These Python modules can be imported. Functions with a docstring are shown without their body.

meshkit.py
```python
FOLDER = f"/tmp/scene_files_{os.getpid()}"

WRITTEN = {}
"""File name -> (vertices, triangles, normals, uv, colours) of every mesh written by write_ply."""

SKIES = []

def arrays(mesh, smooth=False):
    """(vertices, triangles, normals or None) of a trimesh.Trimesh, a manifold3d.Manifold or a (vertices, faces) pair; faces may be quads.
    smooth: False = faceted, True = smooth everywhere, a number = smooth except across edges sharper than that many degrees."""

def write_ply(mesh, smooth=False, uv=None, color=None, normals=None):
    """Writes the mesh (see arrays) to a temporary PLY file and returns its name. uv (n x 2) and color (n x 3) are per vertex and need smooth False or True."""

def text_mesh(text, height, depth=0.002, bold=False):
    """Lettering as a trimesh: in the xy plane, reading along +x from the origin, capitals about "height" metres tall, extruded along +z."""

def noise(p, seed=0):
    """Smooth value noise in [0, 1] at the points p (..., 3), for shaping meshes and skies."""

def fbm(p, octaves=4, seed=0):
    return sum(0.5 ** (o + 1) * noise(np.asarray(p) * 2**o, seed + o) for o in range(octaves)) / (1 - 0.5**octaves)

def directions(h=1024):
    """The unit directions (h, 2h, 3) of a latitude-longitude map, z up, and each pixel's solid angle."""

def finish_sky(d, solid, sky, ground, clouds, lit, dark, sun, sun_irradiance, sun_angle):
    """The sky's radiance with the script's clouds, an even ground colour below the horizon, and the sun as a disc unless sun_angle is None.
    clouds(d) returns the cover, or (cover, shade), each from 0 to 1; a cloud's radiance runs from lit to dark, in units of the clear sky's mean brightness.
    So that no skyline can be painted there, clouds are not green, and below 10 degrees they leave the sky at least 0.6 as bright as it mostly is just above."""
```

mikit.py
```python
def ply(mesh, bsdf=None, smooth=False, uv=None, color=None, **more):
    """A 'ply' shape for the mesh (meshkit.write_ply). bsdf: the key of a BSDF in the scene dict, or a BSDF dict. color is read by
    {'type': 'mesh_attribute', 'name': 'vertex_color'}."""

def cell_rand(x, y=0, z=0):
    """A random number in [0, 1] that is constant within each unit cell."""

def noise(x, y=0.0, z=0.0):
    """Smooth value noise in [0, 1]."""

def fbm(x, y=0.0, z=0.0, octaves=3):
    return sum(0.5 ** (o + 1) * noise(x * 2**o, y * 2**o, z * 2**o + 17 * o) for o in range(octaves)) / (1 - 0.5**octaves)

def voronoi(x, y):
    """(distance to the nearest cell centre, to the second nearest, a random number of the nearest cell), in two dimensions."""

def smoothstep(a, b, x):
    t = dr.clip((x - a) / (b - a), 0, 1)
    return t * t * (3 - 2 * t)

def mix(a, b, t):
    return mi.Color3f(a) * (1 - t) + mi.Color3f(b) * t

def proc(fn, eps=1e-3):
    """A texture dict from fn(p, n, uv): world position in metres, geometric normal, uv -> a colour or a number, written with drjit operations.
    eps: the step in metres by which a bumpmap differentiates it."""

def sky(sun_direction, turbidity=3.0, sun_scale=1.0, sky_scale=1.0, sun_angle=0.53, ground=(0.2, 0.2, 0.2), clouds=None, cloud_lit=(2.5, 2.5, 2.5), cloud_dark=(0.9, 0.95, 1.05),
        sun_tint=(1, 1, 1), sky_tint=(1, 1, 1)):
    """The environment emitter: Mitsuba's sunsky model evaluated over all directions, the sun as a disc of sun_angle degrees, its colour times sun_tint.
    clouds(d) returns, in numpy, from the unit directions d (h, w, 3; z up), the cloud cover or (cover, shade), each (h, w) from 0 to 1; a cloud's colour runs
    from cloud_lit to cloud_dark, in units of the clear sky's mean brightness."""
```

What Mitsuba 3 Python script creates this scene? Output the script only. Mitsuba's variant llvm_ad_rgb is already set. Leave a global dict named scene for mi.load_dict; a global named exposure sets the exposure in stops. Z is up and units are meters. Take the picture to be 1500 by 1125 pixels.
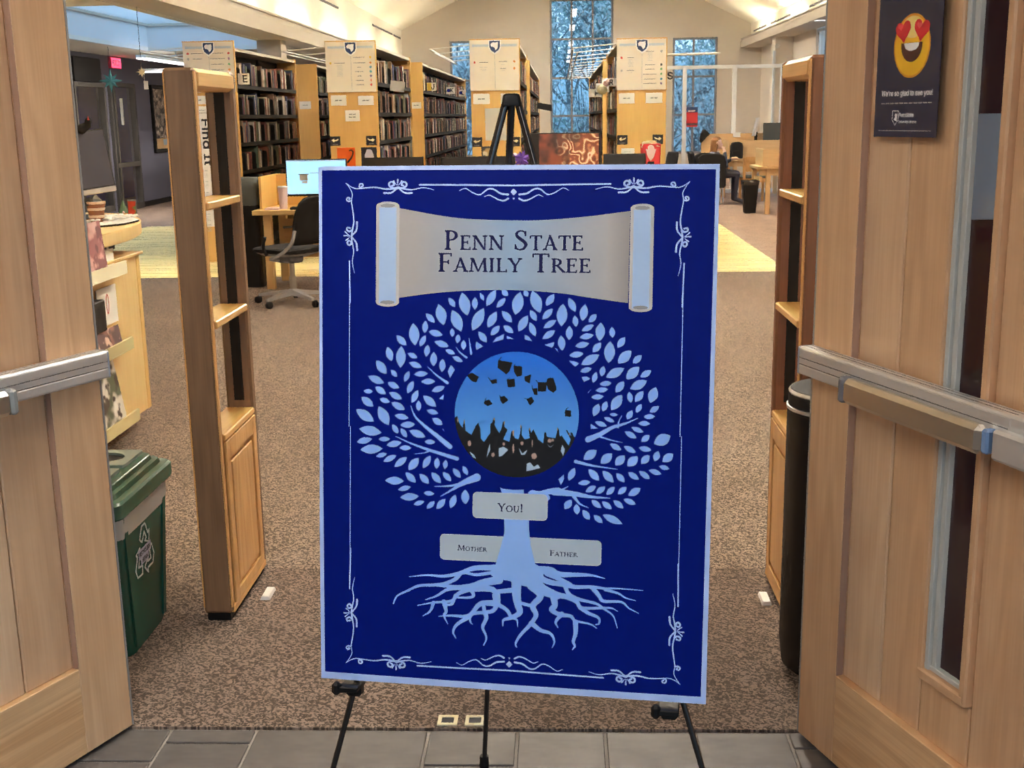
import math, random
import numpy as np, trimesh, drjit as dr, mitsuba as mi
import manifold3d as m3
from shapely.geometry import Polygon, LineString, Point, box as sbox, MultiPolygon
from shapely.ops import unary_union
from shapely import affinity
import mikit, meshkit
from mikit import fbm, noise, voronoi, cell_rand, smoothstep, mix

T = mi.ScalarTransform4f
scene, labels = {'type': 'scene'}, {}
def S(r, g, b):
    return [((v / 255 + .055) / 1.055) ** 2.4 if v > 10 else v / 255 / 12.92 for v in (r, g, b)]

# ------------------------------------------------------------------ camera, sky, exposure
exposure = 0.6
CAM = [0, 0, 1.55]
fwd, dwn = [-.042, .9745, -.2206], [-.007, -.2211, -.9752]
scene['camera'] = {'type': 'perspective', 'fov': 46.873, 'fov_axis': 'x', 'near_clip': .02, 'far_clip': 400.,
                   'to_world': T().look_at(origin=CAM, target=[CAM[i] + fwd[i] for i in range(3)], up=[-v for v in dwn])}
def cloud_fn(d):
    c = .82 + .14 * np.sin(d[..., 0] * 7 + d[..., 1] * 5) * np.sin(d[..., 2] * 11 + 1)
    return c, .35 + .25 * np.sin(d[..., 0] * 5 - d[..., 1] * 4)
SKY = 8.0
scene['sky'] = mikit.sky([.5, -.45, .62], turbidity=4, sun_scale=0.0, sky_scale=SKY, ground=S(120, 130, 140), clouds=cloud_fn,
                         cloud_lit=(.58, 1.0, 1.42), cloud_dark=(.36, .64, .95), sky_tint=(.7, 1.0, 1.2), sun_angle=6)
WARM = [1.0, .80, .50]
WARM2 = [1.0, .87, .64]
WHITE = [1.0, .91, .79]
LOBBY = [1.0, .93, .84]
COVE_L, ADD_PEND_L, ADD_UP_L, ADD_TROF_L, FLUO_L, DOWN_L = 42.0, 130.0, 90.0, 16.5, 60.0, 420.0

# ------------------------------------------------------------------ materials
def mat(name, col, rough=.5, spec=.5, metallic=0., bump=None, bscale=1., clear=0., **kw):
    b = {'type': 'principled', 'base_color': col if isinstance(col, dict) else {'type': 'rgb', 'value': list(col)}, 'roughness': rough,
         'specular': spec, 'metallic': metallic}
    if clear: b['clearcoat'] = clear; b['clearcoat_gloss'] = .9
    b.update(kw)
    if bump is not None:
        b = {'type': 'bumpmap', 'tex': mikit.proc(bump), 'scale': bscale, 'bsdf': b}
    scene[name] = {'type': 'twosided', 'bsdf': b}
    return name
def wood_fn(c1, c2, along='z', off=0., fig=1.):
    c1, c2 = S(*c1), S(*c2)
    def fn(p, n, uv):
        if along == 'z': a, b, l = p.x + off, p.y, p.z
        elif along == 'y': a, b, l = p.x + off, p.z, p.y
        elif along == 'k': a, b, l = p.z * 1.6 + off, 0., (p.y - p.x * .4) * .8
        else: a, b, l = p.y + off, p.z, p.x
        q = fbm(a * 9 + 31, b * 9 + 11, l * .9 + off * 7, 4)
        ring = .5 + .5 * dr.sin((q * 5.5 + (a + b) * 4) * 6.283)
        fine = noise(a * 260, b * 260, l * 6 + off)
        t = dr.clip(.10 + .50 * q + .20 * ring * fig + .22 * fine, 0, 1)
        return mix(c1, c2, t)
    return mikit.proc(fn)
MAPLE1, MAPLE2 = (226, 190, 150), (190, 144, 102)
for k in range(4):
    mat('door_wood_%d' % k, wood_fn([MAPLE1, (220, 184, 146), (229, 198, 162), (214, 178, 140)][k], [MAPLE2, (188, 144, 106), (198, 156, 118), (182, 138, 100)][k], 'z', k * 1.7), .38, .5, clear=.25)
mat('door_wood_kick', wood_fn((230, 194, 148), (186, 138, 92), 'k', 3.1, 1.3), .38, .5, clear=.25)
mat('gate_brown', wood_fn((120, 92, 66), (80, 56, 39), 'z', 5.), .4, .5, clear=.25)
mat('shade_wood', wood_fn((164, 132, 112), (138, 106, 88), 'z', 9.), .6, .3)  # wood darkened to stand for shade at stile recess and plank grooves
mat('gate_brown_redlit', wood_fn((124, 78, 52), (78, 44, 28), 'z', 5.5), .4, .5, clear=.25)  # same gate wood, reddened for the light on the right gate
mat('gate_maple', wood_fn((230, 180, 112), (196, 138, 74), 'y', 2.), .3, .5, clear=.5)
mat('gate_panel', wood_fn((222, 172, 108), (188, 134, 74), 'z', 2.5, 1.3), .33, .5, clear=.4)
mat('birch', wood_fn((226, 182, 112), (208, 158, 88), 'z', 8., .5), .4, .5, clear=.2)
mat('birch_top', wood_fn((230, 190, 128), (208, 164, 100), 'x', 4., .4), .38, .5, clear=.2)
mat('carrel_wood', wood_fn((222, 186, 136), (196, 154, 104), 'x', 6., .5), .45)
mat('desk_wood', wood_fn((230, 194, 138), (212, 168, 108), 'z', 1.2, .6), .4, .5, clear=.2)
CA, CB, CC = S(164, 147, 133), S(72, 62, 55), S(196, 178, 164)
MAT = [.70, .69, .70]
def carpet_fn(p, n, uv):
    w = noise(p.x * 100, p.y * 100, 5.) * 1.6
    v = noise(p.x * 190 + w, p.y * 190 - w, 3.)
    u = noise(p.x * 360 - w, p.y * 360, 7.)
    big = fbm(p.x * 1.3, p.y * 1.3, 9., 3)
    t = smoothstep(.30, .66, v * .62 + u * .38)
    c = mix(CA, CB, t)
    return mix(c, CC, .6 * smoothstep(.66, .85, u) * (1 - t)) * (.86 + .28 * big)
def dark_carpet_fn(p, n, uv): return carpet_fn(p, n, uv) * mi.Color3f(MAT)
def carpet_bump(p, n, uv):
    return noise(p.x * 190, p.y * 190, 3.)
mat('carpet', mikit.proc(carpet_fn), .95, .1, bump=carpet_bump, bscale=-.005)
mat('carpet_dark', mikit.proc(dark_carpet_fn), .95, .1, bump=carpet_bump, bscale=-.005)  # carpet pattern scaled darker for the front floor between the gates
GA, GB = S(160, 138, 122), S(108, 92, 82)
def carpet2_fn(p, n, uv):
    return mix(GA, GB, dr.clip(noise(p.x * 70, p.y * 70) * .6 + fbm(p.x * 6, p.y * 6, 2., 3) * .5, 0, 1))
mat('carpet_far', mikit.proc(carpet2_fn), .95, .1)
SA, SB = S(250, 224, 158), S(160, 134, 88)
def stripe_fn(p, n, uv):
    row = dr.floor(p.y * 7.5)
    col = dr.floor(p.x * .45 + cell_rand(row, 3) * 9)
    fr = p.y * 7.5 - row
    k = cell_rand(row, col, 5)
    wav = noise(p.x * 1.4, row, 2.)
    line = smoothstep(.42, .55, fr) * (1 - smoothstep(.66, .84, fr)) * smoothstep(.25, .6, k * .6 + wav * .5)
    return mix(SA, SB, dr.clip(line * .85 + .25 * noise(p.x * 2.2, p.y * 30, 1.), 0, 1))
mat('carpet_stripe', mikit.proc(stripe_fn), .95, .1)
TA, TB = S(86, 83, 81), S(60, 58, 59)
def slate_fn(off):
    def fn(p, n, uv):
        q = fbm(p.x * 5 + off * 7, p.y * 11 + off, 4., 4)
        return mix(TA, TB, dr.clip(q * 1.2 - .1 + .3 * noise(p.x * 40, p.y * 90, off), 0, 1))
    return mikit.proc(fn)
for k in range(3): mat('slate_%d' % k, slate_fn(k * 3.7), .55, .4)
mat('grout', S(142, 138, 132), .9, .2)
mat('wall_cream', S(214, 206, 194), .85, .2)
mat('wall_tan', S(196, 150, 104), .8, .2)
mat('wall_white', S(232, 226, 212), .85, .2)
mat('wall_dark', S(96, 96, 110), .8, .25)
mat('wall_maroon', S(70, 30, 32), .7, .3)
mat('ceiling_white', S(236, 230, 216), .9, .1)
mat('fascia', S(196, 188, 176), .8, .2)
mat('skylight_wall', S(228, 232, 236), .9, .1)
mat('frame_grey', S(62, 59, 56), .5, .3)
mat('paint_office', S(92, 92, 150), .8, .2)
mat('mullion', S(116, 122, 130), .5, .4)
mat('white_paint', S(230, 228, 222), .4, .5)
mat('black', S(9, 9, 10), .5, .18)
mat('black_gloss', S(16, 16, 18), .22, .6)
mat('black_matte', S(15, 14, 15), .7, .2)
mat('shelf_black', S(16, 15, 15), .6, .2)
mat('charcoal', S(58, 62, 60), .7, .3)
mat('grey_plastic', S(120, 122, 120), .45, .5)
mat('dark_grey', S(92, 92, 96), .4, .5)
mat('alu', S(205, 204, 202), .42, .5, metallic=.6)
mat('alu_groove', S(120, 120, 120), .4, .5, metallic=.8)
mat('steel', S(186, 178, 166), .30, .5, metallic=.9)
mat('silver', S(205, 205, 205), .3, .5, metallic=.8)
mat('blue_reflection', S(90, 118, 156), .35, .5)
mat('hinge_grey', S(150, 152, 156), .35, .5, metallic=.6)
mat('bead', S(180, 182, 178), .5, .3)
mat('paper', S(232, 228, 222), .8, .2)
mat('paper_warm', S(228, 218, 202), .8, .2)
mat('cream_card', S(232, 220, 184), .8, .2)
mat('ink', S(28, 28, 34), .7, .2)
mat('ink_grey', S(140, 138, 136), .7, .2)
mat('ink_light', S(190, 190, 186), .7, .2)
mat('pale_bar', S(190, 200, 208), .7, .2)
mat('navy', S(1, 19, 100), .5, .06)
mat('navy_dark', S(22, 26, 48), .35, .5)
mat('shield_navy', S(28, 48, 86), .5, .4)
mat('print_white', S(188, 210, 252), .5, .15)
mat('print_leaf', S(150, 190, 250), .5, .15)
mat('print_orn', S(190, 214, 254), .5, .15)
mat('print_card', S(186, 198, 206), .5, .15)
mat('print_card_edge', S(206, 214, 224), .5, .15)
mat('print_text', S(14, 18, 62), .5, .15)
mat('print_roll', S(200, 196, 192), .5, .15)
mat('print_roll_mid', S(178, 202, 232), .5, .15)
mat('print_hole', S(150, 150, 150), .5, .15)
mat('print_black', S(16, 15, 16), .5, .15)
mat('print_gown', S(22, 23, 26), .5, .15)
mat('print_skin', S(176, 146, 132), .5, .15)
mat('print_shirt', S(176, 196, 214), .5, .15)
mat('vcol', {'type': 'mesh_attribute', 'name': 'vertex_color'}, .42, .4)
mat('bin_green', S(10, 60, 50), .35, .4)
mat('lid_green', S(38, 74, 60), .3, .5)
mat('lid_plate', S(128, 144, 136), .4, .5)
mat('liner', S(190, 190, 184), .4, .4)
mat('white_line', S(226, 232, 228), .5, .4)
mat('label_grey', S(196, 196, 210), .6, .3)
mat('emoji', S(250, 196, 40), .4, .4); mat('emoji_edge', S(224, 148, 32), .4, .4)
mat('emoji_light', S(253, 226, 140), .4, .4)
mat('heart', S(196, 36, 42), .4, .4); mat('heart_light', S(226, 84, 84), .4, .4)
mat('mouth', S(60, 26, 20), .4, .4); mat('white_ink', S(238, 238, 238), .6, .3)
mat('hair', S(146, 100, 62), .6, .3)
mat('skin', S(226, 184, 160), .55, .4)
mat('jacket', S(22, 24, 34), .8, .2); mat('trousers', S(24, 28, 56), .8, .2)
mat('orange', S(244, 104, 36), .5, .4)
mat('teal', S(70, 128, 124), .5, .4)
mat('pink', S(222, 190, 186), .5, .4)
mat('red', S(206, 52, 56), .5, .4)
mat('purple', S(92, 66, 158), .6, .3)
mat('exit_red', {'type': 'rgb', 'value': S(240, 60, 90)}, .5, .4)
mat('glaze_brown', S(134, 78, 50), .35, .5); mat('glaze_cream', S(226, 196, 168), .35, .5)
mat('leaf_green', S(84, 112, 84), .6, .3)
mat('bark', S(112, 122, 126), .9, .1)
mat('winter_ground', S(150, 172, 180), .95, .1)
mat('string', S(70, 70, 70), .8, .2)
scene['pane'] = {'type': 'thindielectric', 'int_ior': 1.5}
scene['foliage'] = {'type': 'twosided', 'bsdf': {'type': 'diffuse', 'reflectance': {'type': 'rgb', 'value': S(150, 180, 176)}}}
scene['foliage2'] = {'type': 'twosided', 'bsdf': {'type': 'diffuse', 'reflectance': {'type': 'rgb', 'value': S(190, 208, 210)}}}

# ------------------------------------------------------------------ mesh helpers
cat = trimesh.util.concatenate
def box(x0, x1, y0, y1, z0, z1, b=0.):
    lo, hi = np.array([min(x0, x1), min(y0, y1), min(z0, z1)]), np.array([max(x0, x1), max(y0, y1), max(z0, z1)])
    if not b:
        m = trimesh.creation.box(extents=hi - lo); m.apply_translation((lo + hi) / 2); return m
    b = min(b, (hi - lo).min() * .45); v = []
    for sx in (0, 1):
        for sy in (0, 1):
            for sz in (0, 1):
                c = np.where([sx, sy, sz], hi, lo); i = np.where([sx, sy, sz], -b, b)
                for k in range(3):
                    d = i.copy(); d[k] = 0; v.append(c + d)
    return trimesh.convex.convex_hull(np.array(v))
def hull(pts): return trimesh.convex.convex_hull(np.array(pts, float))
def tube(pts, r, n=8):
    P = np.array(pts, float); r = np.broadcast_to(np.array(r, float), len(P))
    t = np.gradient(P, axis=0); t /= np.linalg.norm(t, axis=1)[:, None]
    a = np.cross(t[0], [0, 0, 1] if abs(t[0][2]) < .9 else [1, 0, 0]); V = []
    ang = np.arange(n) * 2 * np.pi / n
    for k in range(len(P)):
        a = a - t[k] * (a @ t[k]); a /= np.linalg.norm(a); b = np.cross(t[k], a)
        V.append(P[k] + r[k] * (np.cos(ang)[:, None] * a + np.sin(ang)[:, None] * b))
    return loft(V)
def loft(secs, cap=True):
    n = len(secs[0]); V = np.vstack(secs); F = []
    for k in range(len(secs) - 1):
        for i in range(n):
            j = (i + 1) % n; a, b, c, d = k * n + i, k * n + j, (k + 1) * n + j, (k + 1) * n + i
            F += [[a, b, c], [a, c, d]]
    if cap:
        V = np.vstack([V, secs[0].mean(0), secs[-1].mean(0)]); e = len(V)
        for i in range(n):
            j = (i + 1) % n
            F += [[e - 2, j, i], [e - 1, (len(secs) - 1) * n + i, (len(secs) - 1) * n + j]]
    m = trimesh.Trimesh(V, F, process=False)
    if m.volume < 0: m.invert()
    return m
def lathe(prof, n=24, at=(0, 0, 0)):
    ang = np.arange(n) * 2 * np.pi / n
    return loft([np.c_[r * np.cos(ang) + at[0], r * np.sin(ang) + at[1], np.full(n, z + at[2])] for r, z in [(max(r, 1e-4), z) for r, z in prof]])
def rrect(cx, cy, w, d, r, z, n=4):
    p = []
    for k, (sx, sy) in enumerate(((1, 1), (-1, 1), (-1, -1), (1, -1))):
        for i in range(n + 1):
            a = np.pi / 2 * (k + i / n); p.append([cx + sx * (w / 2 - r) + r * np.cos(a), cy + sy * (d / 2 - r) + r * np.sin(a), z])
    return np.array(p)
def ext(poly, h, z0=0.):
    if poly.is_empty: return None
    g = [q for q in (poly.geoms if hasattr(poly, 'geoms') else [poly]) if isinstance(q, Polygon) and q.area > 1e-9]
    ms = [trimesh.creation.extrude_polygon(q, h) for q in g]
    m = cat(ms); m.apply_translation([0, 0, z0]); return m
def frame(o, x, y, z=None):
    x, y = np.array(x, float), np.array(y, float); M = np.eye(4); M[:3, 0], M[:3, 1] = x, y
    M[:3, 2] = np.cross(x, y) if z is None else z; M[:3, 3] = o; return M
def tr(m, M): m = m.copy(); m.apply_transform(M); return m
def rz(a, at=(0, 0, 0)):
    c, s = math.cos(a), math.sin(a); return np.array([[c, -s, 0, at[0]], [s, c, 0, at[1]], [0, 0, 1, at[2]], [0, 0, 0, 1.]])
def face_y(x, y, z): return frame([x, y, z], [1, 0, 0], [0, 0, 1])       # print plane facing -y
def face_x(x, y, z): return frame([x, y, z], [0, 1, 0], [0, 0, 1])       # print plane facing +x
counts = {}
def key_for(k):
    n = counts.get(k, 0); counts[k] = n + 1
    return k if n == 0 else '%s_%03d' % (k, n)
def thing(name, label, category, group=None, kind=None):
    k = key_for(name); labels[k] = {'label': label, 'category': category}
    if group: labels[k]['group'] = group
    if kind: labels[k]['kind'] = kind
    return k
def part(parent, name, mesh, m, smooth=False, label=None, **kw):
    k = key_for(parent + '__' + name); scene[k] = mikit.ply(mesh, m, smooth, **kw)
    if label: labels[k] = {'label': label}
    return k
def single(name, mesh, m, label, category, group=None, smooth=False, kind=None, **kw):
    k = thing(name, label, category, group, kind); scene[k] = mikit.ply(mesh, m, smooth, **kw); return k
def struct(name, mesh, m, smooth=False, label=None):
    k = key_for(name); labels[k] = {'kind': 'structure'}
    if label: labels[k]['label'] = label
    if mesh is not None: scene[k] = mikit.ply(mesh, m, smooth)
    return k
def emit(key, rgb): scene[key]['emitter'] = {'type': 'area', 'radiance': {'type': 'rgb', 'value': [float(v) for v in rgb]}}
def crom(P, n=6):
    P = [np.array(p, float) for p in P]
    if len(P) < 3: return np.array(P)
    Q = [2 * P[0] - P[1]] + P + [2 * P[-1] - P[-2]]; out = []
    for i in range(1, len(Q) - 2):
        for t in np.arange(n) / n:
            a, b, c, d = Q[i - 1:i + 3]
            out.append(.5 * (2 * b + (c - a) * t + (2 * a - 5 * b + 4 * c - d) * t * t + (3 * b - a - 3 * c + d) * t ** 3))
    return np.array(out + [P[-1]])
def stroke(P, w0, w1, n=5):
    c = crom(P, n); ws = np.linspace(w0, w1, len(c)) / 2
    return unary_union([Polygon(np.array(Point(*c[i]).buffer(max(ws[i], 1e-4), 6).union(Point(*c[i + 1]).buffer(max(ws[i + 1], 1e-4), 6)).convex_hull.exterior.coords)) for i in range(len(c) - 1)])
def words(text, h, at=(0, 0), anchor='l', width=None, bold=False, depth=.0004):
    m = meshkit.text_mesh(text, h, depth, bold)
    if width: m.apply_scale([width / m.extents[0], 1, 1])
    dx = at[0] - (m.bounds[0][0] if anchor == 'l' else m.bounds[:, 0].mean()); m.apply_translation([dx, at[1], 0]); return m

# serif capitals for the printed titles: unit cap height, thick and thin strokes
def _bar(x0, y0, x1, y1, w): return LineString([(x0, y0), (x1, y1)]).buffer(w / 2, cap_style=2)
def _sf(x, y, w=.26, up=1):
    t = .035
    return Polygon([(x - w / 2, y), (x + w / 2, y), (x + w / 2, y + up * t), (x + w * .22, y + up * .09), (x - w * .22, y + up * .09), (x - w / 2, y + up * t)]).buffer(0)
def _stem(x, w=.12): return unary_union([_bar(x, 0, x, 1, w), _sf(x, 0), _sf(x, 1, up=-1)])
def _ring(cx, cy, rx, ry, tx, ty):
    o = affinity.scale(Point(0, 0).buffer(1, 24), rx, ry); i = affinity.scale(Point(0, 0).buffer(1, 24), rx - tx, ry - ty)
    return affinity.translate(o.difference(i), cx, cy)
def glyph(c):
    u, TK, TN = unary_union, .12, .05
    if c == 'I': return _stem(.15), .34
    if c == 'P': return u([_stem(.17), _ring(.28, .74, .34, .26, .12, .04).intersection(sbox(.2, 0, 1, 1))]), .66
    if c == 'R': return u([_stem(.17), _ring(.28, .74, .33, .26, .12, .04).intersection(sbox(.2, 0, 1, 1)), Polygon([(.30, .5), (.42, .5), (.86, .0), (.70, .0)])]), .80
    if c in 'EF':
        g = [_stem(.17), sbox(.17, .955, .62, 1), sbox(.58, .84, .62, 1), sbox(.17, .50, .50, .545), sbox(.46, .42, .50, .62)]
        if c == 'E': g += [sbox(.17, 0, .66, .045), sbox(.62, 0, .66, .17)]
        return u(g), .70 if c == 'E' else .64
    if c == 'L': return u([_stem(.17), sbox(.17, 0, .64, .045), sbox(.60, 0, .64, .18)]), .66
    if c == 'T': return u([_bar(.38, 0, .38, 1, TK), _sf(.38, 0), sbox(.02, .955, .74, 1), sbox(.02, .82, .06, 1), sbox(.70, .82, .74, 1)]), .76
    if c == 'H': return u([_stem(.17), _stem(.75), sbox(.17, .48, .75, .525)]), .92
    if c == 'N': return u([_bar(.16, 0, .16, 1, TN), _bar(.80, 0, .80, 1, TN), Polygon([(.08, 1), (.24, 1), (.83, .0), (.72, .0)]), _sf(.16, 0), _sf(.80, 1, up=-1), _sf(.11, 1, .16, -1)]), .96
    if c == 'M': return u([_bar(.14, 0, .20, 1, TN), _bar(1.0, 0, .94, 1, TK), Polygon([(.15, 1), (.29, 1), (.60, .02), (.54, .02)]), _bar(.57, .02, .93, .98, TN), _sf(.14, 0), _sf(1.0, 0), _sf(.17, 1, .16, -1), _sf(.97, 1, .16, -1)]), 1.16
    if c == 'A': return u([_bar(.42, 1, .12, 0, TN), Polygon([(.36, 1.02), (.46, 1.02), (.82, 0), (.67, 0)]), sbox(.22, .32, .62, .365), _sf(.11, 0, .24), _sf(.74, 0, .26)]), .86
    if c == 'Y': return u([_bar(.40, 0, .40, .5, TK), Polygon([(.02, 1), (.17, 1), (.46, .45), (.34, .45)]), _bar(.43, .45, .72, 1, TN), _sf(.40, 0), _sf(.09, 1, .24, -1), _sf(.71, 1, .22, -1)]), .80
    if c == 'O': return _ring(.46, .5, .45, .52, .12, .045), .94
    if c == 'U': return u([_bar(.17, .3, .17, 1, TK), _bar(.72, .3, .72, 1, TN), _ring(.42, .33, .30, .36, .10, .05).intersection(sbox(0, -.1, 1, .33)), _sf(.17, 1, up=-1), _sf(.72, 1, .22, -1)]), .88
    if c == 'S':
        s = crom([(.52, .80), (.44, .95), (.30, .985), (.14, .92), (.11, .76), (.24, .60), (.42, .46), (.54, .28), (.46, .09), (.30, .015), (.12, .06), (.06, .22)], 4)
        w = np.interp(np.linspace(0, 1, len(s)), [0, .2, .45, .6, .85, 1], [.04, .05, .13, .13, .05, .04])
        return u([Point(*s[i]).buffer(w[i] / 2, 5).union(Point(*s[i + 1]).buffer(w[i + 1] / 2, 5)).convex_hull for i in range(len(s) - 1)] + [sbox(.50, .74, .54, .96), sbox(.04, .04, .08, .28)]), .64
    if c == '!': return u([Polygon([(.09, 1), (.23, 1), (.18, .28), (.14, .28)]), Point(.16, .07).buffer(.075)]), .34
def serif(text, H, x0, y0, width=None, small=.74):
    """Small-capital serif lettering: upper-case letters at height H, lower-case ones as small capitals."""
    gs, x = [], 0.
    for ch in text:
        if ch == ' ': x += .38 * H; continue
        h = H if (ch.isupper() or ch == '!') else H * small
        g, adv = glyph(ch.upper()); gs.append(affinity.translate(affinity.scale(g, h * .92, h, origin=(0, 0)), x, 0)); x += (adv * .92 + .07) * h
    g = unary_union(gs).buffer(.014 * H); b = g.bounds
    if width: g = affinity.scale(g, width / (b[2] - b[0]), 1, origin=(b[0], 0))
    return affinity.translate(g, x0 - b[0], y0)

# ------------------------------------------------------------------ large structure
Y0, Y1, YB = 2.80, 2.95, 32.0
# lobby floor of slate tiles
fl = struct('floor', box(-3.2, 1.9, -4, 2.785, -.12, -.004), 'grout', label='grey slate tile floor in front of the doors')
colx = [-2.40, -1.93, -1.48, -1.025, -.80, -.35, -.12, .105, .335, .57, 1.02, 1.48, 1.88]
cut = [2.5, 2.69, 2.62, 2.71, 2.33, 2.61, 2.40, 2.56, 2.48, 2.70, 2.4, 2.6]
rng = random.Random(4)
for i in range(len(colx) - 1):
    ys = [2.778, cut[i]]
    while ys[-1] > 1.5: ys.append(ys[-1] - (.455 if rng.random() < .6 else .30))
    for a, b in zip(ys[:-1], ys[1:]):
        part(fl, 'tile', box(colx[i] + .004, colx[i + 1] - .004, b + .004, a - .004, -.02, .001 + rng.random() * .0008, .002), 'slate_%d' % rng.randrange(3))
struct('floor_lobby_rear', box(-3.2, 1.9, -4, 1.05, -.1, -.001), 'slate_0')
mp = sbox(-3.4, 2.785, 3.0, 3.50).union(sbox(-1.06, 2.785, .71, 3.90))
struct('floor_carpet_dark', ext(mp, .12, -.116), 'carpet_dark', label='darker speckled carpet between the gates')
struct('floor_carpet', ext(sbox(-9.5, 2.785, 9, 11.85).difference(mp), .12, -.116), 'carpet', label='brown speckled carpet inside the doors')
struct('floor_stripes', box(-6.3, 2.28, 11.85, 17.9, -.12, .004), 'carpet_stripe', label='cream and olive striped carpet band')
struct('floor_carpet_far', cat([box(2.28, 9, 11.85, 17.9, -.12, .004), box(-9.5, -6.3, 11.85, 17.9, -.12, .004), box(-9.5, 9, 17.9, 33, -.12, .004)]), 'carpet_far')
# lobby shell
struct('wall_lobby_left', box(-3.3, -3.15, -4, Y0, -.1, 2.9), 'wall_tan')  # tan chosen to bounce warm light onto the right door
struct('wall_added_rear', box(-3.3, -1.0, -4.15, -4, -.1, 2.9), 'wall_tan')  # unseen wall added to cut cool rear daylight on the right door
struct('wall_lobby_right', cat([box(1.85, 2.0, .6, Y0, -.1, 2.9), box(1.85, 2.0, -4, .6, -.1, .5)]), 'wall_cream')
struct('ceiling_lobby', box(-3.3, 2.0, -3.2, Y0, 2.8, 2.95), 'ceiling_white')
struct('wall_entrance', cat([box(-9.5, -1.27, Y0, Y1, 0, 6.3), box(.71, 9, Y0 + .02, Y1, 0, 6.3), box(-1.28, .715, Y0, Y1, 2.16, 6.3)]), 'wall_cream')
struct('wall_entrance_right', box(.71, 1.86, Y0, Y0 + .022, 0, 2.8), 'wall_maroon')
struct('trim_1', cat([box(-1.27, -1.23, Y0 - .01, Y1 + .01, 0, 2.16, .004), box(.67, .71, Y0 - .01, Y1 + .01, 0, 2.16, .004), box(-1.23, .67, Y0 - .01, Y1 + .01, 2.12, 2.16, .004)]), 'hinge_grey')
for x, y in ((-.7, 1.2), (-.7, -1.2)):  # lamps added above the view to brighten the lobby
    k = thing('added_ceiling_light', 'added unseen white ceiling light panel above the tile floor', 'ceiling light', 'added lobby ceiling panels')
    part(k, 'frame', box(x - .33, x + .33, y - .63, y + .63, 2.775, 2.80, .004), 'white_paint')
    p = part(k, 'diffuser', box(x - .28, x + .28, y - .58, y + .58, 2.768, 2.776), 'white_paint'); emit(p, [ADD_TROF_L * v for v in LOBBY])
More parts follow.
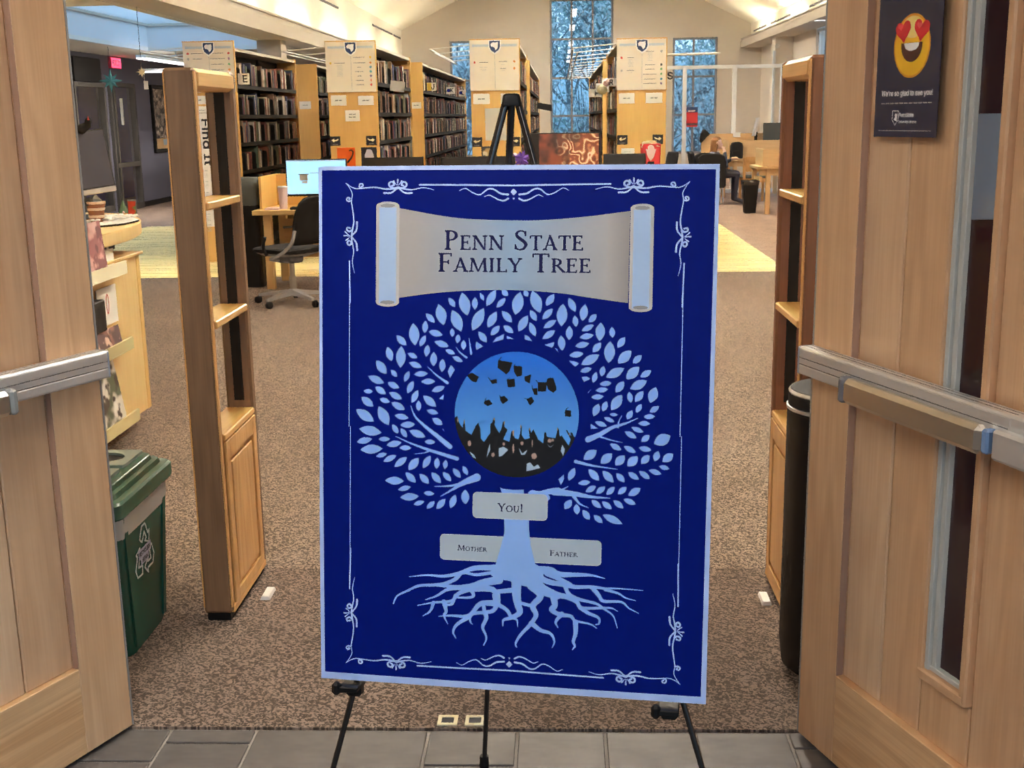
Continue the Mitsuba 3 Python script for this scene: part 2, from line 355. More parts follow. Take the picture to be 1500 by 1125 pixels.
# vaulted nave
XL, XR, EZ, RX, RZ = -4.12, 4.95, 3.80, .42, 6.02
def slab(x0, z0, x1, z1, t=.12): return hull([(x, y, z + d) for x, z in ((x0, z0), (x1, z1)) for y in (Y1, YB) for d in (0, t)])
struct('ceiling', cat([slab(XL - .1, EZ - .05, RX, RZ), slab(RX, RZ, XR + .1, EZ - .05)]), 'ceiling_white', label='white vaulted ceiling')
struct('wall_left', box(XL - .15, XL, Y1, YB, 2.86, EZ + .05), 'wall_white')
struct('wall_right', box(XR, XR + .15, Y1, YB, 3.24, EZ + .05), 'wall_white')
def beam(name, s, xw, z0, z1):
    # s: +1 when the nave lies on the +x side; z1: top of the lip, z0: underside
    xi = xw + s * .26
    struct(name, cat([box(xw - s * .30, xi, Y1, YB, z0, z0 + .06), box(xi - s * .03, xi, Y1, YB, z0, z0 + .17, .004), box(xi - s * .055, xi - s * .03, Y1, YB, z0, z1, .004),
                      box(xi - s * .055, xi - s * .005, Y1, YB, z1 - .03, z1, .004), box(xw - s * .25, xi - s * .03, Y1, YB, z0 + .06, z0 + .10)]), 'fascia')
beam('trim_2', 1, XL, 2.70, 2.975)
beam('trim_3', -1, XR, 3.20, 3.43)
for s, xw, z in ((1, XL, 2.86), (-1, XR, 3.335)):
    for k in range(8):
        y = 5.0 + k * 3.5
        c = thing('cove_lamp', 'fluorescent tube hidden in the cove along the %s beam' % ('left' if s > 0 else 'right'), 'lamp', 'cove lamps of the %s beam' % ('left' if s > 0 else 'right'))
        p = part(c, 'tube', tube([(xw + s * .12, y - 1.15, z), (xw + s * .12, y + 1.15, z)], .02, 8), 'white_paint', 30); emit(p, [COVE_L * v for v in WARM])
        part(c, 'batten', box(xw + s * .09, xw + s * .15, y - 1.2, y + 1.2, z - .06, z - .025), 'white_paint')
# slot diffusers of the air ducts
def slot(m): return single('air_slot', m, 'dark_grey', 'thin grey linear air slot high on the white nave wall', 'vent', 'linear air slots')
for a, b in ((19.6, 22.9), (27, 30.2), (30.4, 31.7)): slot(box(XL, XL + .012, a, b, 3.56, 3.60))
for a, b in ((22.5, 24.6), (26.6, 29.0), (29.6, 31.5)): slot(box(XR - .012, XR, a, b, 3.56, 3.60))
sl = (RZ - EZ) / (RX - XL)
for s, xa, xb in ((1, -2.95, -2.75), (-1, 3.35, 3.55)):
    z = lambda x: EZ - .05 + (x - XL + .1) * sl if s > 0 else EZ - .05 + (XR + .1 - x) * (RZ - EZ + .05) / (XR + .1 - RX)
    single('air_slot', hull([(x, y, z(x) - d) for x in (xa, xb) for y in (25.0, 29.5) for d in (.004, .03)]), 'fascia', 'pale air slot set in the %s slope of the vaulted ceiling' % ('left' if s > 0 else 'right'), 'vent', 'vault air slots')
# far wall with its three windows
wins = [(-2.86, -1.70, .53, 3.50, (-2.30,), (1.53, 2.50)), (-.24, 1.40, .53, 5.0, (.32, .87), (1.55, 2.52, 3.50, 4.47)), (2.95, 4.10, .53, 3.48, (3.49,), (1.53, 2.50))]
wp = sbox(-9.5, -.1, 9.5, 6.3)
for x0, x1, z0, z1, _, _ in wins: wp = wp.difference(sbox(x0, z0, x1, z1))
struct('wall_back', tr(ext(wp, .2), frame([0, YB + .2, 0], [1, 0, 0], [0, 0, 1])), 'wall_cream')
def window(x0, x1, z0, z1, xs, zs):
    w = struct('window_%d' % (1 + sum(k.startswith('window_') and '__' not in k for k in labels)), cat([box(x0, x0 + .05, YB - .02, YB + .1, z0, z1), box(x1 - .05, x1, YB - .02, YB + .1, z0, z1), box(x0, x1, YB - .02, YB + .1, z0, z0 + .05), box(x0, x1, YB - .02, YB + .1, z1 - .05, z1)]), 'mullion')
    for x in xs: part(w, 'mullion', box(x - .025, x + .025, YB, YB + .08, z0 + .04, z1 - .04), 'mullion')
    X, Z = [x0] + list(xs) + [x1], [z0] + list(zs) + [z1]
    for z in zs: part(w, 'transom', box(x0 + .04, x1 - .04, YB + .005, YB + .075, z - .025, z + .025), 'mullion')
    for a, b in zip(X[:-1], X[1:]):
        for c, d in zip(Z[:-1], Z[1:]): part(w, 'pane', (np.array([[a + .02, YB + .05, c + .02], [b - .02, YB + .05, c + .02], [b - .02, YB + .05, d - .02], [a + .02, YB + .05, d - .02]]), np.array([[0, 1, 2], [0, 2, 3]])), 'pane')
for w in wins: window(*w)
# left aisle: low ceiling with a skylight well, dark wall
LZ = 2.70
sk = sbox(-9.5, Y1, XL - .2, YB).difference(sbox(-6.75, 12.2, -4.45, 19.9))
struct('ceiling_left', ext(sk, .06, LZ), 'ceiling_white')
struct('wall_skylight', cat([box(-6.81, -6.75, 12.14, 19.96, LZ, 3.10), box(-4.45, -4.39, 12.14, 19.96, LZ + .06, 3.10), box(-6.75, -4.45, 19.9, 19.96, LZ, 3.10), box(-6.75, -4.45, 12.14, 12.2, LZ + .06, 3.10)]), 'skylight_wall')
skl = struct('window_skylight', cat([box(-6.82, -6.72, 12.14, 19.96, 3.09, 3.13), box(-4.48, -4.38, 12.14, 19.96, 3.09, 3.13), box(-6.75, -4.45, 19.86, 19.96, 3.09, 3.13)]), 'fascia')
for a in (12.2, 14.75, 17.3): part(skl, 'pane', (np.array([[-6.74, a, 3.11], [-4.46, a, 3.11], [-4.46, a + 2.55, 3.11], [-6.74, a + 2.55, 3.11]]), np.array([[0, 1, 2], [0, 2, 3]])), 'pane')
lw = sbox(Y1, 0, YB, LZ).difference(sbox(19.3, .05, 20.62, 2.22)).difference(sbox(20.85, 0, 22.10, 2.25))
struct('wall_left_aisle', tr(ext(lw, .12), frame([-7.97, 0, 0], [0, 1, 0], [0, 0, 1])), 'wall_dark')
struct('baseboard_left', box(-7.85, -7.835, 22.15, YB, .004, .10), 'black_matte')
struct('wall_office', box(-9.3, -9.2, 15, 26, 0, LZ), 'paint_office')
struct('column_1', box(-4.40, -4.05, 17.7, 18.05, 0, LZ), 'fascia')
# right aisle
WX = 5.30
struct('wall_right_aisle', cat([box(WX - .06, WX + .1, 25.3, YB, 0, 3.26), box(WX - .06, WX + .1, Y1, 20.0, 0, 3.26)]), 'wall_cream')
wr = struct('window_4', cat([box(WX - .03, WX + .06, 20.0, 25.3, .004, .12), box(WX - .03, WX + .06, 20.0, 25.3, 3.14, 3.20)]), 'white_paint')
for y in (20.03, 21.9, 25.27): part(wr, 'mullion', box(WX - .012, WX + .03, y - .03, y + .03, .12, 3.14), 'white_paint')
for a, b in ((20.06, 21.87), (21.93, 25.24)): part(wr, 'pane', (np.array([[WX + .01, a, .10], [WX + .01, b, .10], [WX + .01, b, 3.16], [WX + .01, a, 3.16]]), np.array([[0, 1, 2], [0, 2, 3]])), 'pane')
struct('column_2', box(4.84, 5.235, 27.7, 28.2, 0, 3.20), 'wall_cream')
# pendant lamps added out of view to light the nave
for y, pz in ((5.5, 0), (10.0, 0), (14.5, 0), (19.5, 0), (24.0, .25), (28.5, .35)):
    k = thing('added_pendant_lamp', 'added unseen linear pendant lamp hanging under the vaulted ceiling', 'pendant lamp', 'added nave pendant lamps')
    part(k, 'housing', box(.42 - .10, .42 + .10, y - 1.3, y + 1.3, 4.10 + pz, 4.17 + pz, .01), 'white_paint')
    p = part(k, 'diffuser', box(.42 - .085, .42 + .085, y - 1.27, y + 1.27, 4.085 + pz, 4.10 + pz), 'white_paint'); emit(p, [ADD_PEND_L * v for v in WHITE])
    p = part(k, 'added_uplight', box(.42 - .085, .42 + .085, y - 1.27, y + 1.27, 4.171 + pz, 4.178 + pz), 'white_paint'); emit(p, [ADD_UP_L * v for v in WARM2])  # upward emission added to brighten ceiling and walls
    for s in (-1, 1): part(k, 'cable', tube([(.42, y + s * 1.0, 4.17 + pz), (.42, y + s * 1.0, 5.98)], .004, 6), 'string')

# ------------------------------------------------------------------ double doors
def make_door(name, hinge, ang, mirror):
    d = np.array([math.cos(ang), math.sin(ang), 0]); n = np.cross(d, [0, 0, 1.]) * (-1 if mirror else 1)
    M = frame([hinge[0], hinge[1], 0], d, [0, 0, 1.], n)                     # local: s, z, outwards
    B = lambda s0, s1, z0, z1, t0, t1, b=0.: tr(box(s0, s1, z0, z1, t0, t1, b), M)
    k = struct(name, None, None, label='tall maple double door leaf standing open on the %s' % ('left' if mirror else 'right'))
    W, HT, TH = .86, 2.10, -.045
    part(k, 'stile', B(0, .155, .012, HT, TH, 0, .002), 'door_wood_0')
    part(k, 'stile', B(.705, W, .012, HT, TH, 0, .002), 'door_wood_1')
    part(k, 'stile_edge_shade', B(.1545, .1562, .24, 1.95, -.0185, -.0008), 'shade_wood')  # thin strip painting the recess shade as a darker wood tone
    part(k, 'top_rail', B(.155, .705, 1.95, HT, TH, 0, .002), 'door_wood_kick')
    part(k, 'bottom_rail', B(.155, .705, .012, .24, TH, 0, .002), 'door_wood_kick')
    ss = [.155, .302, .441, .60, .705]
    for i in range(4):
        a, b = ss[i], ss[i + 1]
        for z0, z1 in (((.24, .375), ) if i == 2 else ((.24, 1.95), )):
            part(k, 'plank', B(a + .0022, b - .0022, z0, z1, TH + .01, -.018, .003), 'door_wood_%d' % ((i + 2) % 4 if not mirror else (i + 1) % 4))
    part(k, 'core_panel', cat([B(.155, .441, .24, 1.95, -.036, -.034), B(.60, .705, .24, 1.95, -.036, -.034), B(.441, .60, .24, .375, -.036, -.034)]), 'shade_wood')
    w = part(k, 'window_trim', cat([B(.441, .459, .375, 1.95, TH + .004, -.004, .003), B(.578, .60, .375, 1.95, TH + .004, -.002, .004), B(.445, .595, .375, .40, TH + .004, -.001, .004)]), 'door_wood_3')
    part(w, 'bead_and_reflection', cat([B(.459, .472, .40, 1.95, -.030, -.010, .002), B(.474, .489, .40, 1.95, -.030, -.016, .002), B(.46, .578, .40, .412, -.030, -.014, .002), B(.570, .578, .40, 1.95, -.030, -.016, .002)]), 'bead')  # inner strip stands for the bead reflected in the glass
    part(w, 'glass', tr((lambda q: trimesh.Trimesh(np.array([[.48, .41, q], [.574, .41, q], [.574, 1.95, q], [.48, 1.95, q]]), [[0, 1, 2], [0, 2, 3]]))(-.026), M), 'pane')
    part(k, 'hinge_strip', B(-.006, -.0005, .012, HT, TH - .004, -.001), 'hinge_grey')
    pb = part(k, 'push_bar', cat([B(.008, .86, .950, 1.016, .0, .044, .004), B(.012, .72, .954, .973, .04, .0447, .001), B(.012, .72, .993, 1.011, .04, .0447, .001)]), 'alu', label='aluminium push bar across the door')
    part(pb, 'groove', cat([B(.012, .715, .9745, .9765, .043, .0445), B(.012, .715, .9895, .9915, .043, .0445), B(.012, .72, 1.0155, 1.0165, .012, .014), B(.012, .72, 1.0155, 1.0165, .026, .028)]), 'alu_groove')
    part(pb, 'end_cap', B(.004, .012, .949, 1.017, .0, .0455, .004), 'hinge_grey')
    s0 = .305 if mirror else .215
    part(pb, 'push_pad', B(s0 + .018, .672, .932, .988, .044, .074, .010), 'steel')
    part(pb, 'pad_end', B(s0, s0 + .02, .931, .989, .044, .073, .006), 'dark_grey' if not mirror else 'grey_plastic')
    part(pb, 'pad_tail', B(.673, .692, .938, .984, .044, .068, .004), 'blue_reflection')  # blue colour imitates daylight reflected in the pad end
    part(pb, 'latch_case', B(.70, .855, .932, .990, .042, .068, .006), 'alu')
    return M
HL, HR = (-1.129, 2.779), (.594, 2.763)
make_door('door_1', HL, math.radians(246), True)
MR = make_door('door_2', HR, math.radians(290), False)
# pale blue panel behind the narrow pane
single('blue_panel', box(.86, 1.12, Y0 - .012, Y0, 1.30, 1.54, .003), 'pale_bar', 'pale blue panel on the maroon wall behind the door pane', 'notice board')

# poster on the right door
k = thing('door_poster', 'navy poster with a heart-eyed smiling face taped to the right door', 'poster')
PM = MR @ frame([.200, 1.497, -.0125], [1, 0, 0], [0, 1, 0])
part(k, 'sheet', tr(box(0, .206, 0, .315, .0125, .0135), PM), 'navy_dark')
def pp(name, poly, m, h=.0001, z=.0136, lab=None): return part(k, name, tr(ext(poly, h, z), PM), m, label=lab)
fc = affinity.scale(Point(.114, .178).buffer(.0585, 32), 1, 1.06)
pp('face', fc, 'emoji_edge', lab='round yellow smiling face with heart eyes')
pp('face_glow', affinity.scale(fc, .93, .93), 'emoji', z=.0138)
pp('face_glow', affinity.translate(affinity.scale(fc, .55, .34), 0, .036), 'emoji_light', z=.014)
def heart(cx, cy, s):
    t = np.linspace(0, 2 * np.pi, 48)[:-1]
    return Polygon(np.c_[cx + s * 16 * np.sin(t) ** 3 / 17, cy + s * (13 * np.cos(t) - 5 * np.cos(2 * t) - 2 * np.cos(3 * t) - np.cos(4 * t)) / 17])
for s in (-1, 1):
    hh = affinity.rotate(heart(.114 + s * .029, .208, .026), -s * 8)
    pp('heart_eye', hh, 'heart', z=.0142); pp('heart_shine', affinity.translate(affinity.scale(hh, .35, .3), -.008, .010), 'heart_light', z=.0144)
mo = affinity.scale(Point(.114, .181).buffer(.034, 32), 1, 1.0).intersection(sbox(0, 0, .3, .184))
pp('mouth', mo, 'mouth', z=.0142); pp('teeth', affinity.scale(mo, .70, .42, origin=(.114, .1835)), 'white_ink', z=.0144)
part(k, 'lettering', tr(words("We're so glad to see you!", .0105, (.022, .082), width=.166, bold=True), PM @ frame([0, 0, .0136], [1, 0, 0], [0, 1, 0])), 'white_ink')
for i in range(11): pp('fine_print', sbox(.022 + i * .0153, .066, .034 + i * .0153, .0685), 'ink_grey')
sh = Polygon([(.062, .052), (.081, .052), (.081, .034), (.0715, .024), (.062, .034)]).buffer(.001)
pp('crest', sh.difference(sh.buffer(-.0016)), 'white_ink'); pp('crest', Polygon([(.066, .034), (.0775, .032), (.078, .046), (.073, .048), (.069, .044), (.071, .040)]), 'white_ink')
part(k, 'lettering', tr(words('PennState', .008, (.084, .040), width=.048, bold=True), PM @ frame([0, 0, .0136], [1, 0, 0], [0, 1, 0])), 'white_ink')
part(k, 'lettering', tr(words('University Libraries', .0058, (.084, .028), width=.058), PM @ frame([0, 0, .0136], [1, 0, 0], [0, 1, 0])), 'white_ink')
pp('rule', sbox(.015, .012, .19, .0135), 'ink_grey')

